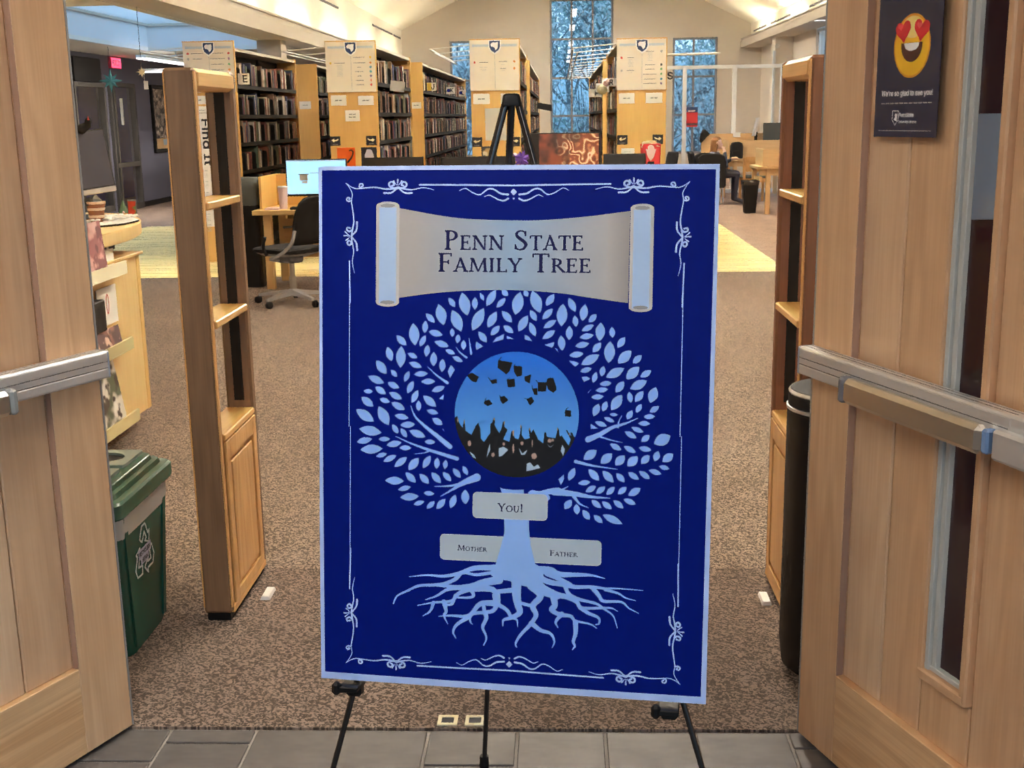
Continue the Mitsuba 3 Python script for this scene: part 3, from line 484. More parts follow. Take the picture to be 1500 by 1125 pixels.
# ------------------------------------------------------------------ easel and its poster
PO = np.array([-.4865, 2.1621, .4591]); PU = np.array([.7558, -.097, -.0018]); PU /= np.linalg.norm(PU)
PV = np.array([.0314, .158, .9984]); PV -= PU * (PV @ PU); PV /= np.linalg.norm(PV)
PN = np.cross(PU, PV); EM = frame(PO, PU, PV)
def pt(u, v, o=0.): return PO + PU * u + PV * v + PN * o
ART = {"L":[[255.0,763.6,267.9,745.4,11.2],[281.1,773.7,292.0,729.1,22.3],[306.7,765.4,306.7,740.5,11.9],[316.5,773.3,324.3,758.3,7.0],[347.0,779.2,329.5,748.1,15.4],[358.6,779.4,371.2,768.1,11.2],[366.3,764.1,348.9,745.2,11.2],[394.6,776.1,385.8,731.8,22.3],[402.0,778.6,409.6,767.1,10.4],[235.1,751.1,245.9,710.2,21.1],[210.2,732.4,228.2,714.6,11.9],[262.2,739.9,280.6,698.5,21.8],[324.1,744.2,302.0,700.6,21.1],[349.1,737.9,332.3,706.7,16.4],[359.4,739.3,379.7,717.2,13.7],[409.7,731.4,391.9,700.3,16.4],[185.2,713.5,189.2,669.8,21.1],[209.7,718.8,208.3,694.1,11.9],[215.8,698.0,244.2,691.0,12.9],[151.7,688.7,171.9,670.0,13.7],[210.1,690.5,198.6,668.0,11.2],[262.4,704.9,263.2,687.7,9.4],[275.1,693.5,273.0,675.5,9.9],[355.8,711.2,338.1,692.1,12.4],[362.5,711.3,382.6,697.7,11.9],[314.3,699.1,330.9,678.5,12.9],[285.4,682.4,285.2,663.0,10.4],[227.6,678.4,256.7,669.6,12.9],[214.5,672.0,211.6,648.5,11.9],[249.3,662.8,268.8,655.1,9.4],[134.1,666.4,142.2,638.4,14.9],[161.7,668.6,160.3,625.9,19.9],[174.7,654.7,194.4,645.7,10.4],[226.7,658.2,225.9,630.3,14.4],[263.4,650.0,284.2,640.6,9.9],[244.6,645.5,243.0,619.5,12.9],[177.5,636.7,203.1,628.0,11.9],[111.4,639.6,132.3,613.3,17.4],[141.2,621.7,153.7,608.1,9.9],[177.8,620.6,168.4,598.5,10.4],[187.3,613.8,215.5,616.4,11.2],[95.3,608.3,127.7,595.3,14.9],[201.8,600.0,230.2,601.4,11.9],[186.2,601.4,174.6,576.2,12.4],[134.6,596.7,158.4,586.5,12.4],[222.9,581.9,249.3,591.2,11.9],[109.5,587.9,131.1,574.1,12.9],[85.9,578.5,105.3,578.5,9.4],[138.0,577.3,163.8,565.0,12.9],[195.7,583.7,183.4,558.0,12.4],[81.4,567.1,106.2,549.0,15.4],[206.1,572.8,232.3,551.9,15.4],[118.4,564.3,139.6,558.6,10.4],[197.0,563.4,197.4,542.2,10.9],[142.4,557.9,170.0,544.4,13.9],[70.8,542.5,107.4,519.4,19.9],[116.8,549.8,137.2,512.8,21.1],[213.4,544.4,236.9,538.8,10.4],[148.9,532.6,177.5,528.4,11.9],[224.6,529.0,245.6,517.4,12.9],[160.3,514.2,190.9,516.3,12.9],[414.1,741.9,426.9,720.8,11.9],[413.7,718.2,425.1,691.6,12.9],[417.7,778.8,433.4,736.1,21.8],[460.1,772.7,444.5,750.1,13.7],[457.6,744.9,437.8,724.1,12.9],[464.7,723.3,440.2,707.6,11.9],[463.0,703.9,438.7,687.0,12.4],[476.8,754.6,474.3,711.3,20.9],[487.5,765.8,501.0,739.2,13.7],[519.3,754.1,514.5,722.1,15.9],[499.7,732.7,502.7,710.6,11.4],[541.0,735.7,526.7,719.8,11.9],[536.5,715.2,513.3,703.5,11.4],[490.0,712.8,489.7,685.5,13.9],[536.5,695.9,509.5,690.6,11.9],[473.9,694.4,477.1,665.4,14.9],[528.4,680.1,501.2,674.1,11.9],[549.8,720.2,547.6,684.8,18.6],[570.5,712.1,572.2,691.2,11.4],[550.8,682.2,534.9,662.9,12.9],[595.5,693.3,581.9,672.7,12.9],[568.1,685.1,565.6,643.4,20.9],[518.0,660.6,490.2,656.4,11.9],[547.8,658.8,513.3,639.2,17.4],[608.1,668.3,583.2,643.1,18.9],[627.5,659.8,611.2,643.7,12.4],[534.0,633.1,511.7,625.9,10.4],[556.1,637.9,552.5,617.8,11.4],[542.7,626.5,536.9,605.4,10.4],[595.2,634.4,561.0,616.3,17.4],[623.3,637.9,599.4,613.6,18.9],[646.1,631.4,625.8,618.3,12.4],[572.2,606.2,549.1,603.2,10.4],[565.7,594.0,541.7,590.9,10.4],[595.4,609.9,579.9,588.3,14.4],[638.4,611.8,607.1,595.4,17.4],[557.7,580.0,533.5,577.9,10.4],[655.4,600.5,645.1,570.1,18.6],[605.0,590.1,609.2,569.2,10.9],[631.8,592.4,616.8,571.1,13.4],[591.8,584.2,572.1,554.2,18.6],[548.4,566.4,538.6,541.6,13.9],[563.4,571.4,556.0,551.3,11.4],[628.9,567.8,619.1,550.6,10.4],[662.4,564.3,644.4,552.5,10.9],[569.0,546.3,585.1,546.1,7.0],[612.0,555.3,602.2,537.6,11.4],[558.2,540.5,579.0,532.1,8.4],[633.2,543.3,655.1,544.9,9.9],[541.3,531.5,564.7,523.7,9.9],[623.3,530.9,646.0,530.9,9.9],[123.2,497.7,77.1,504.4,19.4],[104.0,485.1,72.2,477.8,12.9],[125.7,466.9,79.7,462.9,18.6],[140.7,486.2,116.9,485.0,9.9],[163.9,479.9,132.6,473.4,12.9],[134.1,457.1,111.8,450.6,9.4],[183.3,470.0,159.2,469.3,10.4],[144.8,515.2,156.7,496.8,10.9],[161.6,508.2,174.2,489.8,10.9],[179.1,503.7,211.7,492.2,14.9],[209.4,482.9,231.5,482.8,9.9],[153.5,454.5,126.6,441.0,11.4],[174.8,451.7,149.2,431.2,13.4],[198.4,451.0,177.8,426.0,16.4],[222.0,456.3,206.9,430.8,13.4],[235.3,453.0,234.0,430.2,11.9],[252.4,449.1,250.5,430.3,9.9],[172.0,421.5,192.8,401.9,13.7],[200.2,419.3,219.2,400.7,13.7],[223.9,423.4,243.1,402.6,13.7],[246.5,424.7,263.6,407.3,11.9],[266.6,432.9,282.2,414.5,11.4],[286.3,438.1,295.9,420.5,9.9],[130.5,404.1,168.9,404.3,16.1],[156.6,386.2,183.5,393.5,10.4],[161.2,371.3,199.2,375.3,15.4],[208.5,381.9,230.2,381.5,9.9],[210.6,365.7,188.4,358.5,9.4],[231.0,367.0,214.9,351.3,10.4],[252.0,372.4,234.6,351.6,12.9],[272.2,381.4,262.5,354.0,13.4],[291.4,392.2,292.0,362.7,16.4],[684.7,509.3,653.8,492.7,22.3],[610.5,522.8,634.0,514.3,9.4],[598.5,514.7,621.2,502.5,10.9],[645.7,509.3,629.8,496.0,11.9],[570.5,490.5,593.0,479.1,10.9],[597.1,486.7,620.3,475.1,10.9],[625.3,484.5,649.4,480.9,10.9],[545.8,477.5,521.3,458.6,17.9],[575.3,471.9,553.8,451.7,17.4],[599.3,469.1,581.7,449.5,16.4],[623.8,468.2,604.7,448.6,17.4],[646.0,471.4,630.5,453.9,13.9],[662.5,479.7,656.0,459.6,12.9],[690.5,475.3,670.3,459.4,15.9],[683.8,446.5,664.1,450.7,9.4],[645.2,442.7,669.3,435.8,10.4],[627.0,440.4,647.8,425.8,11.4],[606.2,437.2,627.0,423.9,11.4],[584.1,434.4,600.0,418.0,11.9],[557.8,438.4,579.0,416.7,14.4],[531.0,440.4,551.8,419.1,14.4],[504.6,442.1,493.0,416.9,12.9],[511.0,412.2,535.3,416.0,10.4],[545.7,408.6,526.0,396.3,11.4],[563.5,408.5,546.3,393.9,11.4],[581.1,408.7,566.3,392.3,11.4],[604.1,409.1,587.6,394.3,11.4],[630.6,407.7,607.4,392.7,13.9],[499.5,380.3,486.0,361.5,13.9],[508.8,372.8,510.5,351.9,12.4],[521.3,361.7,534.7,343.1,12.9],[542.3,352.8,559.7,338.0,11.4],[537.4,381.3,556.5,366.9,11.4],[557.7,379.2,576.8,365.3,11.4],[579.4,382.5,599.0,367.9,11.4],[598.5,385.5,622.4,376.7,10.9],[559.3,354.0,597.4,337.7,14.4]],"PL":[[[364.8,695.5],[362.6,684.5],[342.4,678.5],[348.9,687.9]],[[369.4,691.9],[384.3,685.6],[370.0,686.3]],[[404.3,694.9],[411.8,691.4],[419.4,682.3],[404.6,685.2]],[[310.4,679.9],[323.6,671.1],[310.8,663.5],[308.6,672.5]],[[260.7,634.2],[268.9,625.0],[259.1,608.0],[254.3,621.0]],[[247.1,576.3],[237.9,567.4],[246.0,565.6]],[[461.6,681.8],[442.9,675.7],[456.9,670.3],[460.5,675.3]],[[461.8,670.4],[469.4,662.1],[467.3,668.1]],[[489.7,646.7],[499.0,646.2],[510.3,641.8],[501.7,635.3]],[[514.8,615.8],[524.0,617.7],[531.9,613.2],[519.4,606.7]],[[533.6,527.6],[547.9,519.0],[533.9,517.4]],[[533.6,593.2],[526.8,585.0],[528.6,588.9]],[[245.0,509.9],[248.4,504.5],[247.0,509.5]],[[483.6,428.8],[484.6,419.8],[478.5,407.8],[473.3,418.6]]],"TS":[[1.0,7.9,[[181.4,552.4],[190.7,531.5],[210.1,513.4],[230.7,497.8],[260.3,475.1]]],[1.0,6.0,[[151.6,491.6],[182.6,478.8],[221.1,466.3],[274.6,451.9]]],[0.7,2.5,[[189.3,458.2],[208.5,460.9],[221.1,465.8]]],[1.0,5.5,[[230.0,395.8],[252.8,397.2],[273.1,400.2],[283.1,403.6]]],[1.0,6.0,[[243.0,377.0],[258.1,386.4],[273.2,395.7],[283.1,403.6]]],[5.5,11.9,[[275.6,398.3],[293.2,407.7],[314.4,416.7]]],[0.7,3.5,[[270.6,668.1],[278.3,658.4],[291.0,648.8]]],[0.7,3.5,[[295.8,685.8],[298.1,672.3],[300.4,656.4]]],[0.7,4.5,[[214.5,629.3],[232.5,613.1],[254.2,598.7]]],[8.9,1.2,[[529.1,497.2],[551.1,507.6],[574.9,521.7],[598.8,529.7],[622.5,540.5]]],[1.0,3.0,[[592.4,544.5],[586.7,533.0],[585.8,522.0]]],[3.0,0.7,[[553.7,502.8],[573.2,497.4],[595.0,493.2]]],[5.5,1.0,[[506.3,454.2],[538.1,447.5],[585.5,442.3]]],[5.0,10.9,[[426.6,388.0],[441.4,391.0],[461.1,395.5],[473.4,396.0]]],[10.9,1.2,[[466.0,394.5],[505.4,391.8],[537.3,387.4],[572.5,386.4]]],[6.0,0.7,[[466.0,395.7],[478.2,398.1],[492.8,406.1]]],[5.0,1.0,[[503.0,387.3],[515.6,373.1],[531.7,366.3]]],[9.9,14.9,[[451.5,382.8],[441.6,384.9],[424.2,386.7]]],[9.1,1.7,[[351.2,241.8],[310.9,238.4],[282.1,226.9],[250.2,219.5],[218.0,220.1],[181.3,215.1]]],[5.7,2.8,[[345.7,231.5],[316.9,225.8],[293.7,228.0],[282.1,225.4]]],[6.8,2.3,[[282.1,225.4],[273.6,214.9],[253.4,205.2],[230.1,201.1],[200.8,198.1],[177.4,186.7],[156.8,175.4],[149.1,159.8]]],[12.8,2.8,[[360.3,217.9],[328.8,210.6],[308.7,203.7],[282.6,199.5],[256.4,200.1],[230.1,200.5]]],[6.8,1.7,[[294.3,199.2],[259.4,193.9],[236.3,179.7],[214.5,170.7]]],[7.4,1.7,[[305.9,197.8],[280.0,186.4],[265.7,171.1],[230.7,166.3],[198.5,158.7]]],[5.7,1.4,[[230.7,166.3],[223.6,148.5],[209.1,138.1]]],[7.4,1.4,[[251.1,168.9],[255.8,150.3],[251.6,141.4],[259.2,125.3]]],[5.1,4.0,[[274.2,183.2],[267.3,165.4],[254.2,163.3]]],[6.2,2.8,[[303.0,197.7],[310.5,185.1],[300.4,179.7],[274.3,178.8]]],[9.6,8.5,[[311.7,198.1],[337.7,199.5],[352.2,194.5],[356.9,173.2]]],[9.6,1.7,[[352.7,171.6],[323.8,168.5],[301.1,144.2],[266.2,142.2],[241.4,139.3]]],[6.8,1.7,[[301.2,141.3],[278.2,125.5],[270.3,110.5],[275.8,97.8]]],[4.5,1.4,[[302.6,144.3],[304.3,132.8],[308.7,127.3]]],[7.4,4.0,[[357.0,170.4],[347.2,155.4],[312.6,149.2],[304.1,141.5]]],[7.9,1.7,[[332.8,153.2],[336.0,140.4],[329.1,122.7],[336.7,102.9],[331.3,86.6]]],[5.7,5.7,[[329.6,168.9],[332.8,153.2]]],[6.2,5.7,[[357.0,170.4],[375.9,159.9],[384.8,146.1]]],[6.8,7.9,[[359.4,194.9],[389.4,199.4]]],[12.5,11.3,[[355.2,187.5],[357.0,170.4]]],[15.6,1.7,[[394.7,218.3],[395.3,189.7],[398.6,169.8],[401.8,155.6],[384.9,144.6],[370.6,139.5],[368.8,127.9]]],[4.5,1.4,[[384.9,144.6],[396.4,141.0],[398.1,128.1]]],[13.5,1.2,[[428.8,240.0],[459.5,241.6],[478.1,234.8],[517.7,235.9],[542.0,235.9],[565.7,231.0]]],[9.8,1.2,[[435.2,229.5],[457.0,219.2],[487.7,215.3],[509.2,211.8],[542.5,213.6],[566.8,211.8],[590.9,213.1],[638.9,211.9]]],[8.0,6.1,[[453.6,235.1],[475.2,227.0],[499.9,215.9]]],[4.9,1.2,[[566.9,209.6],[591.1,203.9],[606.4,195.6],[625.1,191.4]]],[7.4,1.2,[[542.6,212.0],[555.1,197.4],[564.4,187.1],[597.6,187.4],[613.0,176.0],[631.8,167.0]]],[6.8,1.5,[[489.3,213.8],[497.3,197.3],[518.9,187.7],[549.4,181.7],[567.9,170.5],[583.3,159.1],[591.5,136.5]]],[9.2,1.2,[[472.9,194.5],[494.4,191.0],[512.9,182.8],[522.4,171.6],[561.8,173.8],[579.9,174.2],[591.5,168.7]]],[6.8,1.5,[[519.3,172.4],[534.8,162.5],[554.7,154.4],[556.5,143.7],[549.0,140.2]]],[19.7,12.3,[[429.3,218.4],[445.1,203.8],[473.0,192.9]]],[10.4,1.5,[[466.8,192.6],[470.3,174.3],[464.4,164.7],[480.0,156.3],[501.4,154.4],[510.8,145.7],[538.4,141.1],[552.2,133.6]]],[6.8,1.5,[[484.5,158.1],[472.7,141.9],[476.9,130.7]]],[8.0,1.5,[[510.9,142.6],[511.4,121.0],[507.2,105.3],[510.5,96.2],[505.5,89.1]]],[11.7,1.8,[[423.4,208.8],[442.3,191.3],[427.3,170.3],[433.9,153.7],[425.0,136.1],[403.9,111.5],[394.9,95.4],[396.7,87.1]]],[8.0,1.5,[[425.0,136.1],[443.9,123.2],[462.5,118.1],[470.5,103.1],[466.2,90.4]]],[5.5,5.5,[[401.0,175.1],[424.3,170.2]]]],"TP":[[[366.1,213.9],[329.0,201.9],[311.7,199.0],[323.0,210.3],[348.7,223.1],[339.9,230.4],[351.2,241.8],[360.6,273.8],[369.8,311.3],[368.2,362.4],[416.5,364.4],[418.1,319.1],[421.7,288.0],[431.0,252.9],[445.4,245.1],[448.7,223.9],[429.1,210.1],[417.8,206.6],[403.5,209.6],[390.7,205.2],[383.3,216.3],[366.1,218.2]],[[360.4,399.0],[366.7,396.8],[386.2,395.1],[406.6,396.4],[406.9,381.0],[365.3,379.4]]],"OR":[[1.1,3.1,[[49.1,982.8],[59.5,975.7],[69.8,972.3],[81.5,973.1],[107.7,974.7],[128.1,971.3],[145.5,972.3],[152.7,974.8]]],[3.1,1.1,[[152.7,974.8],[162.9,972.2],[180.2,969.7],[203.2,973.8],[223.9,969.5]]],[2.3,2.3,[[81.5,973.1],[75.6,975.7],[77.0,981.3],[82.0,981.2],[83.2,977.6],[80.0,976.5]]],[3.1,2.6,[[151.3,972.8],[142.6,973.4],[135.3,978.2],[136.7,983.8],[142.4,984.6],[145.4,979.6],[141.4,977.9]]],[3.1,2.6,[[154.2,972.8],[162.9,973.4],[170.0,978.1],[168.5,983.6],[162.7,984.5],[159.9,979.5],[163.9,977.8]]],[2.3,3.1,[[152.7,974.8],[139.8,964.3],[125.3,963.7]]],[2.3,3.1,[[152.7,974.8],[165.9,964.2],[180.3,963.6]]],[1.1,2.6,[[152.1,979.0],[152.3,984.5],[152.5,989.5]]],[1.1,2.3,[[150.3,978.7],[146.8,982.9],[144.4,986.8]]],[1.1,2.3,[[154.1,978.7],[157.5,982.8],[160.3,986.7]]],[1.1,2.8,[[49.1,982.8],[56.6,972.9],[61.7,961.7],[59.8,949.1],[61.4,937.8],[64.0,921.0],[64.8,906.9],[62.0,892.8],[60.1,880.2]]],[2.8,1.1,[[60.1,880.2],[61.8,867.5],[64.9,850.6],[62.2,830.8],[66.7,809.0]]],[2.3,2.3,[[59.8,949.1],[54.0,947.7],[50.1,951.3],[53.0,955.3],[56.8,953.6],[54.8,951.1]]],[3.1,2.6,[[62.0,892.8],[56.2,890.0],[50.9,892.8],[52.0,897.3],[57.9,896.2]]],[3.1,2.6,[[60.9,867.5],[55.9,863.2],[51.8,866.9],[54.1,871.7],[58.8,870.3]]],[2.3,3.1,[[60.1,880.2],[70.3,892.9],[71.2,907.8]]],[2.3,3.1,[[60.1,880.2],[70.0,867.5],[72.0,853.4]]],[1.1,2.6,[[56.3,880.1],[50.4,881.5],[45.1,881.5]]],[1.1,2.3,[[56.3,881.6],[51.8,884.9],[47.4,888.9]]],[1.1,2.3,[[56.3,878.2],[52.8,875.3],[49.1,872.5]]],[2.3,2.3,[[56.3,832.2],[58.0,751.4]]],[2.6,2.6,[[195.9,979.3],[288.7,978.4],[379.5,976.9]]],[1.1,3.1,[[274.7,968.0],[286.0,972.1],[300.4,963.7],[314.6,960.1],[328.5,970.0],[339.8,970.5],[354.0,962.2],[368.7,960.0]]],[1.1,3.1,[[323.1,956.2],[333.0,959.0],[348.6,951.2],[359.9,948.4],[368.8,952.5]]]],"CAP":[[[354.4,644.3],[380.5,640.0],[374.7,624.0],[369.8,619.0],[353.4,630.8]],[[384.4,633.9],[399.2,633.0],[399.6,617.2],[391.0,614.5],[385.8,623.0]],[[292.6,614.8],[302.5,618.7],[315.2,611.6],[310.4,602.1],[302.8,603.9]],[[339.0,604.8],[350.2,607.5],[350.8,601.4],[342.9,599.9]],[[371.3,607.5],[384.9,609.0],[386.4,595.6],[374.1,593.8]],[[405.8,613.6],[416.8,617.6],[414.7,602.9],[407.2,606.3]],[[421.1,590.8],[429.7,592.2],[430.0,580.0],[425.0,581.1]],[[431.9,603.3],[447.9,603.6],[445.8,587.7],[432.3,587.4]],[[450.1,611.0],[459.9,612.4],[465.2,597.9],[466.1,590.7],[460.6,585.7],[451.8,591.5],[447.9,602.4]],[[328.6,565.1],[336.1,567.3],[342.4,560.6],[333.8,556.7],[327.4,561.4]],[[358.4,573.3],[365.8,575.4],[373.4,568.8],[363.6,561.6],[359.7,567.2]],[[410.5,570.9],[419.0,574.8],[423.4,567.6],[416.9,560.6]],[[484.6,550.9],[494.9,551.2],[495.2,540.7],[484.9,541.2]]],"CROWD":[[269.0,531.4],[274.0,535.2],[278.0,521.7],[285.8,512.0],[286.8,524.5],[289.3,524.5],[290.9,507.2],[302.4,498.9],[310.8,516.5],[315.7,522.8],[319.7,513.1],[321.3,492.1],[327.7,486.1],[339.9,503.8],[339.5,521.1],[343.2,523.6],[346.2,533.6],[348.8,532.4],[348.3,518.8],[357.3,504.3],[362.1,514.3],[364.3,526.7],[368.0,528.0],[367.0,516.9],[373.4,511.0],[365.1,492.2],[377.6,487.7],[380.9,507.5],[384.6,510.1],[387.4,495.4],[394.9,493.1],[398.3,505.6],[399.2,520.3],[401.2,519.2],[400.9,501.9],[407.3,493.5],[417.1,496.3],[414.7,513.4],[416.7,515.9],[419.4,506.2],[423.6,513.7],[433.2,494.4],[443.2,487.3],[445.2,508.2],[447.7,508.3],[450.3,499.8],[466.3,497.8],[470.8,515.1],[470.3,517.5],[472.8,515.2],[474.9,500.6],[478.5,503.1],[492.4,484.0],[495.8,496.3],[486.8,513.2],[488.0,514.4],[496.8,502.5],[495.4,509.7],[497.9,509.8],[505.5,496.6]],"FACE":[[298.9,482.7,5.5,9.4],[366.5,483.6,4.0,5.0],[402.0,486.0,5.0,6.0],[345.7,461.9,5.5,7.0],[425.8,462.1,8.4,9.9],[455.4,492.6,6.0,6.5],[461.5,494.0,4.0,4.5],[384.7,505.1,2.5,9.9],[385.3,475.6,3.0,14.9],[421.8,486.6,1.5,12.4],[275.4,526.6,2.0,7.4],[288.5,524.5,1.5,7.4],[347.3,530.7,1.2,5.0],[366.9,524.3,1.2,5.0],[399.3,517.9,1.2,5.5],[416.7,513.5,1.2,5.0],[470.1,515.1,1.2,5.5],[493.1,506.0,1.2,5.5]],"WHITE":[[[365.4,478.6],[375.4,472.8],[363.3,460.0],[357.1,458.6],[356.7,474.6]],[[396.5,476.0],[402.9,466.3],[412.7,474.0],[407.9,464.0],[400.5,463.8]],[[412.0,446.9],[418.2,449.6],[425.8,441.2],[433.1,446.4],[438.2,439.2],[411.1,432.0]],[[299.2,466.6],[308.1,460.6],[312.1,453.3],[305.7,455.6]],[[449.4,487.5],[457.0,479.2],[463.0,485.5],[456.9,480.4]],[[339.1,482.7],[340.5,471.6],[333.3,456.5],[335.5,471.5]],[[480.1,486.0],[485.3,476.4],[481.9,464.0],[476.7,473.7]]]}
k = thing('family_tree_poster', 'large navy poster of a white family tree standing on the black easel', 'poster')
mm = lambda P: [(x / 1000, y / 1000) for x, y in P]
sheet = Polygon(mm([(-7, 1013), (3, 1015.5), (300, 1016), (764, 1015), (763, 400), (762, -1), (400, -1), (1, 0), (-3, 300), (-5, 800)]))
part(k, 'board', tr(ext(sheet, .004, -.004), EM), 'print_white', label='white border of the poster board')
def pr(name, poly, m, layer, lab=None):
    q = part(k, name, tr(ext(poly, .00012, layer * .00025), EM), m, label=lab)
    if name.startswith(('photo_', 'printed_', 'border_')): labels.setdefault(q, {})['kind'] = 'stuff'
    return q
pr('blue_field', Polygon(mm([(0, 1008), (300, 1007), (757, 1005), (752, 13), (400, 12), (9, 14), (3, 500)])), 'navy', .2, 'deep blue printed field')
def sc(poly): return affinity.scale(poly, .001, .001, origin=(0, 0))
# corner flourishes, mirrored about the sheet's middle
orn = unary_union([stroke(P, a * 1.3, b * 1.3) for a, b, P in ART['OR']])
cx, cy = 379.5, 508.5
orn = unary_union([orn, Polygon([(379.6, 971.5), (386, 965), (379.6, 958), (373, 965)]), Point(379.6, 952.5).buffer(1.8), Point(152.7, 974.8).buffer(2), Point(60.1, 880.2).buffer(2), sbox(56, 508, 57.6, 832)])
for n_, q in enumerate((orn, affinity.scale(orn, -1, 1, origin=(cx, cy)), affinity.scale(orn, 1, -1, origin=(cx, cy)), affinity.scale(orn, -1, -1, origin=(cx, cy)))):
    if n_ >= 2: q = affinity.translate(q, 3, 0)
    pr('border_ornament', sc(q), 'print_orn', 1 + n_ * .1, 'pale curling corner ornament and border line')
# the tree
def leaf(x1, y1, x2, y2, w):
    a, b = np.array([x1, y1]), np.array([x2, y2]); L = np.linalg.norm(b - a); d = (b - a) / L; n = np.array([-d[1], d[0]])
    t = np.linspace(0, 1, 9); h = w / 2 * np.sin(np.pi * t) ** .85
    return Polygon(np.vstack([a + np.outer(t * L, d) + h[:, None] * n, (a + np.outer(t * L, d) - h[:, None] * n)[::-1]])).buffer(0)
scrollb = crom([(155, 935), (238, 920.4), (295, 914), (380, 911.5), (438, 912.2), (520, 918.8), (601, 929)], 5)
scrollt = crom([(600, 757), (524.6, 766.7), (469, 774.3), (384, 779), (298, 777.2), (226.8, 771.7), (156, 762)], 5)
scroll = Polygon(np.vstack([scrollb, scrollt]))
lv = unary_union([leaf(*q) for q in ART['L']] + [Polygon(q).buffer(0) for q in ART['PL']]).difference(scroll)
pr('printed_leaves', sc(lv), 'print_leaf', 1, 'pale blue printed leaves of the tree')
tree = unary_union([stroke(P, a * 1.3, b * 1.3) for a, b, P in ART['TS']] + [Polygon(q).buffer(0) for q in ART['TP']])
pr('printed_trunk', sc(tree), 'print_leaf', 1.6, 'printed trunk, branches and roots')
rr_ = lambda x0, y0, x1, y1, r=9: sbox(x0 + r, y0 + r, x1 - r, y1 - r).buffer(r)
for x0, y0, x1, y1, L in ((306.5, 337.3, 453.6, 388.6, 2.2), (242.3, 252.3, 389, 303.5, 1.2), (411.8, 254.4, 558.5, 304, 1.2)):
    q = rr_(x0, y0, x1, y1); c = part(k, 'name_card', tr(ext(sc(q), .00012, L * .00025), EM), 'print_card_edge')
    part(c, 'card_face', tr(ext(sc(q.buffer(-1.2)), .00012, (L + .3) * .00025), EM), 'print_card')
for tx, H, x, y, w in (('You!', 15.6, 355.6, 352.2, 49), ('Mother', 10.6, 277.6, 272.3, 58.5), ('Father', 10.6, 459.3, 270.4, 54)):
    pr('lettering', sc(serif(tx, H, x, y, w)), 'print_text', 3.2)
# the scroll: shaded paper between two rolls
def shaded(poly2d, colfn, layer, name, lab=None):
    g = ext(sc(poly2d), .0001, layer * .00025); g = g.subdivide_to_size(.02)
    return part(k, name, tr(g, EM), 'vcol', True, lab, color=np.array([colfn(p[0] * 1000, p[1] * 1000) for p in g.vertices]))
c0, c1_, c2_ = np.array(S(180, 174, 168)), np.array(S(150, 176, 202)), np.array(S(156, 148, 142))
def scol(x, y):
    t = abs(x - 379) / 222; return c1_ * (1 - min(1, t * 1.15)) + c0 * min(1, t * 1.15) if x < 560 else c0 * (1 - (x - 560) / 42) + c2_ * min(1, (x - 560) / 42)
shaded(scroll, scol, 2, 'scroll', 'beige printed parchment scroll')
for xa, xb, yt, yb, sk in ((110, 156.5, 939, 753, 2), (601.5, 645.5, 934, 749, -1)):
    xm = (xa + xb) / 2; rx, ry = (xb - xa) / 2, 8.5
    el = lambda y, f=1.: affinity.scale(Point(xm, y).buffer(1, 24), rx * f, ry * f)
    pr('scroll_roll', sc(unary_union([el(yt), el(yb), sbox(xa, yb, xb, yt)])), 'print_roll', 2.6)
    pr('scroll_roll', sc(sbox(xa + 6, yb - 2, xb - 6, yt - 3)), 'print_roll_mid', 2.9)
    for y in (yt + .5, yb): pr('scroll_roll', sc(affinity.scale(Point(xm, y).buffer(1, 20), rx * .62, ry * .42)), 'print_hole', 3.2)
for tx, x, y, w in (('Penn State', 246.5, 855.5, 267), ('Family Tree', 234.2, 813.5, 294)):
    pr('lettering', sc(serif(tx, 36.5 if x > 240 else 35, x, y, w)), 'print_text', 3.0, 'dark serif capitals')
# round photograph of graduates throwing caps
circ = Point(390, 540.7).buffer(121, 64)
skyA, skyB = np.array(S(24, 104, 208)), np.array(S(92, 164, 236))
shaded(circ, lambda x, y: skyA + (skyB - skyA) * min(1, max(0, (640 - y) / 150)), 1.2, 'photo_sky', 'round photo of graduates tossing caps under a blue sky')
crowd = Polygon([tuple(p) for p in ART['CROWD']] + [(515, 400), (265, 400)]).buffer(0).intersection(circ)
pr('photo_crowd', sc(crowd), 'print_gown', 1.7)
pr('photo_caps', sc(unary_union([Polygon(c).buffer(.8) for c in ART['CAP']] + [LineString([(c[0][0], c[0][1]), (c[0][0] + 5 - 3 * (i % 4), c[0][1] + 6 - 2 * (i % 3))]).buffer(.55) for i, c in enumerate(ART['CAP'])]).intersection(circ)), 'print_black', 1.9)
pr('photo_faces', sc(unary_union([affinity.scale(Point(x, y).buffer(1, 10), max(w * 1.25, 2) / 2, h * .6) for x, y, w, h in ART['FACE']]).intersection(circ)), 'print_skin', 2.4)
pr('photo_shirts', sc(unary_union([Polygon(c).buffer(0) for c in ART['WHITE']]).intersection(circ)), 'print_shirt', 2.1)
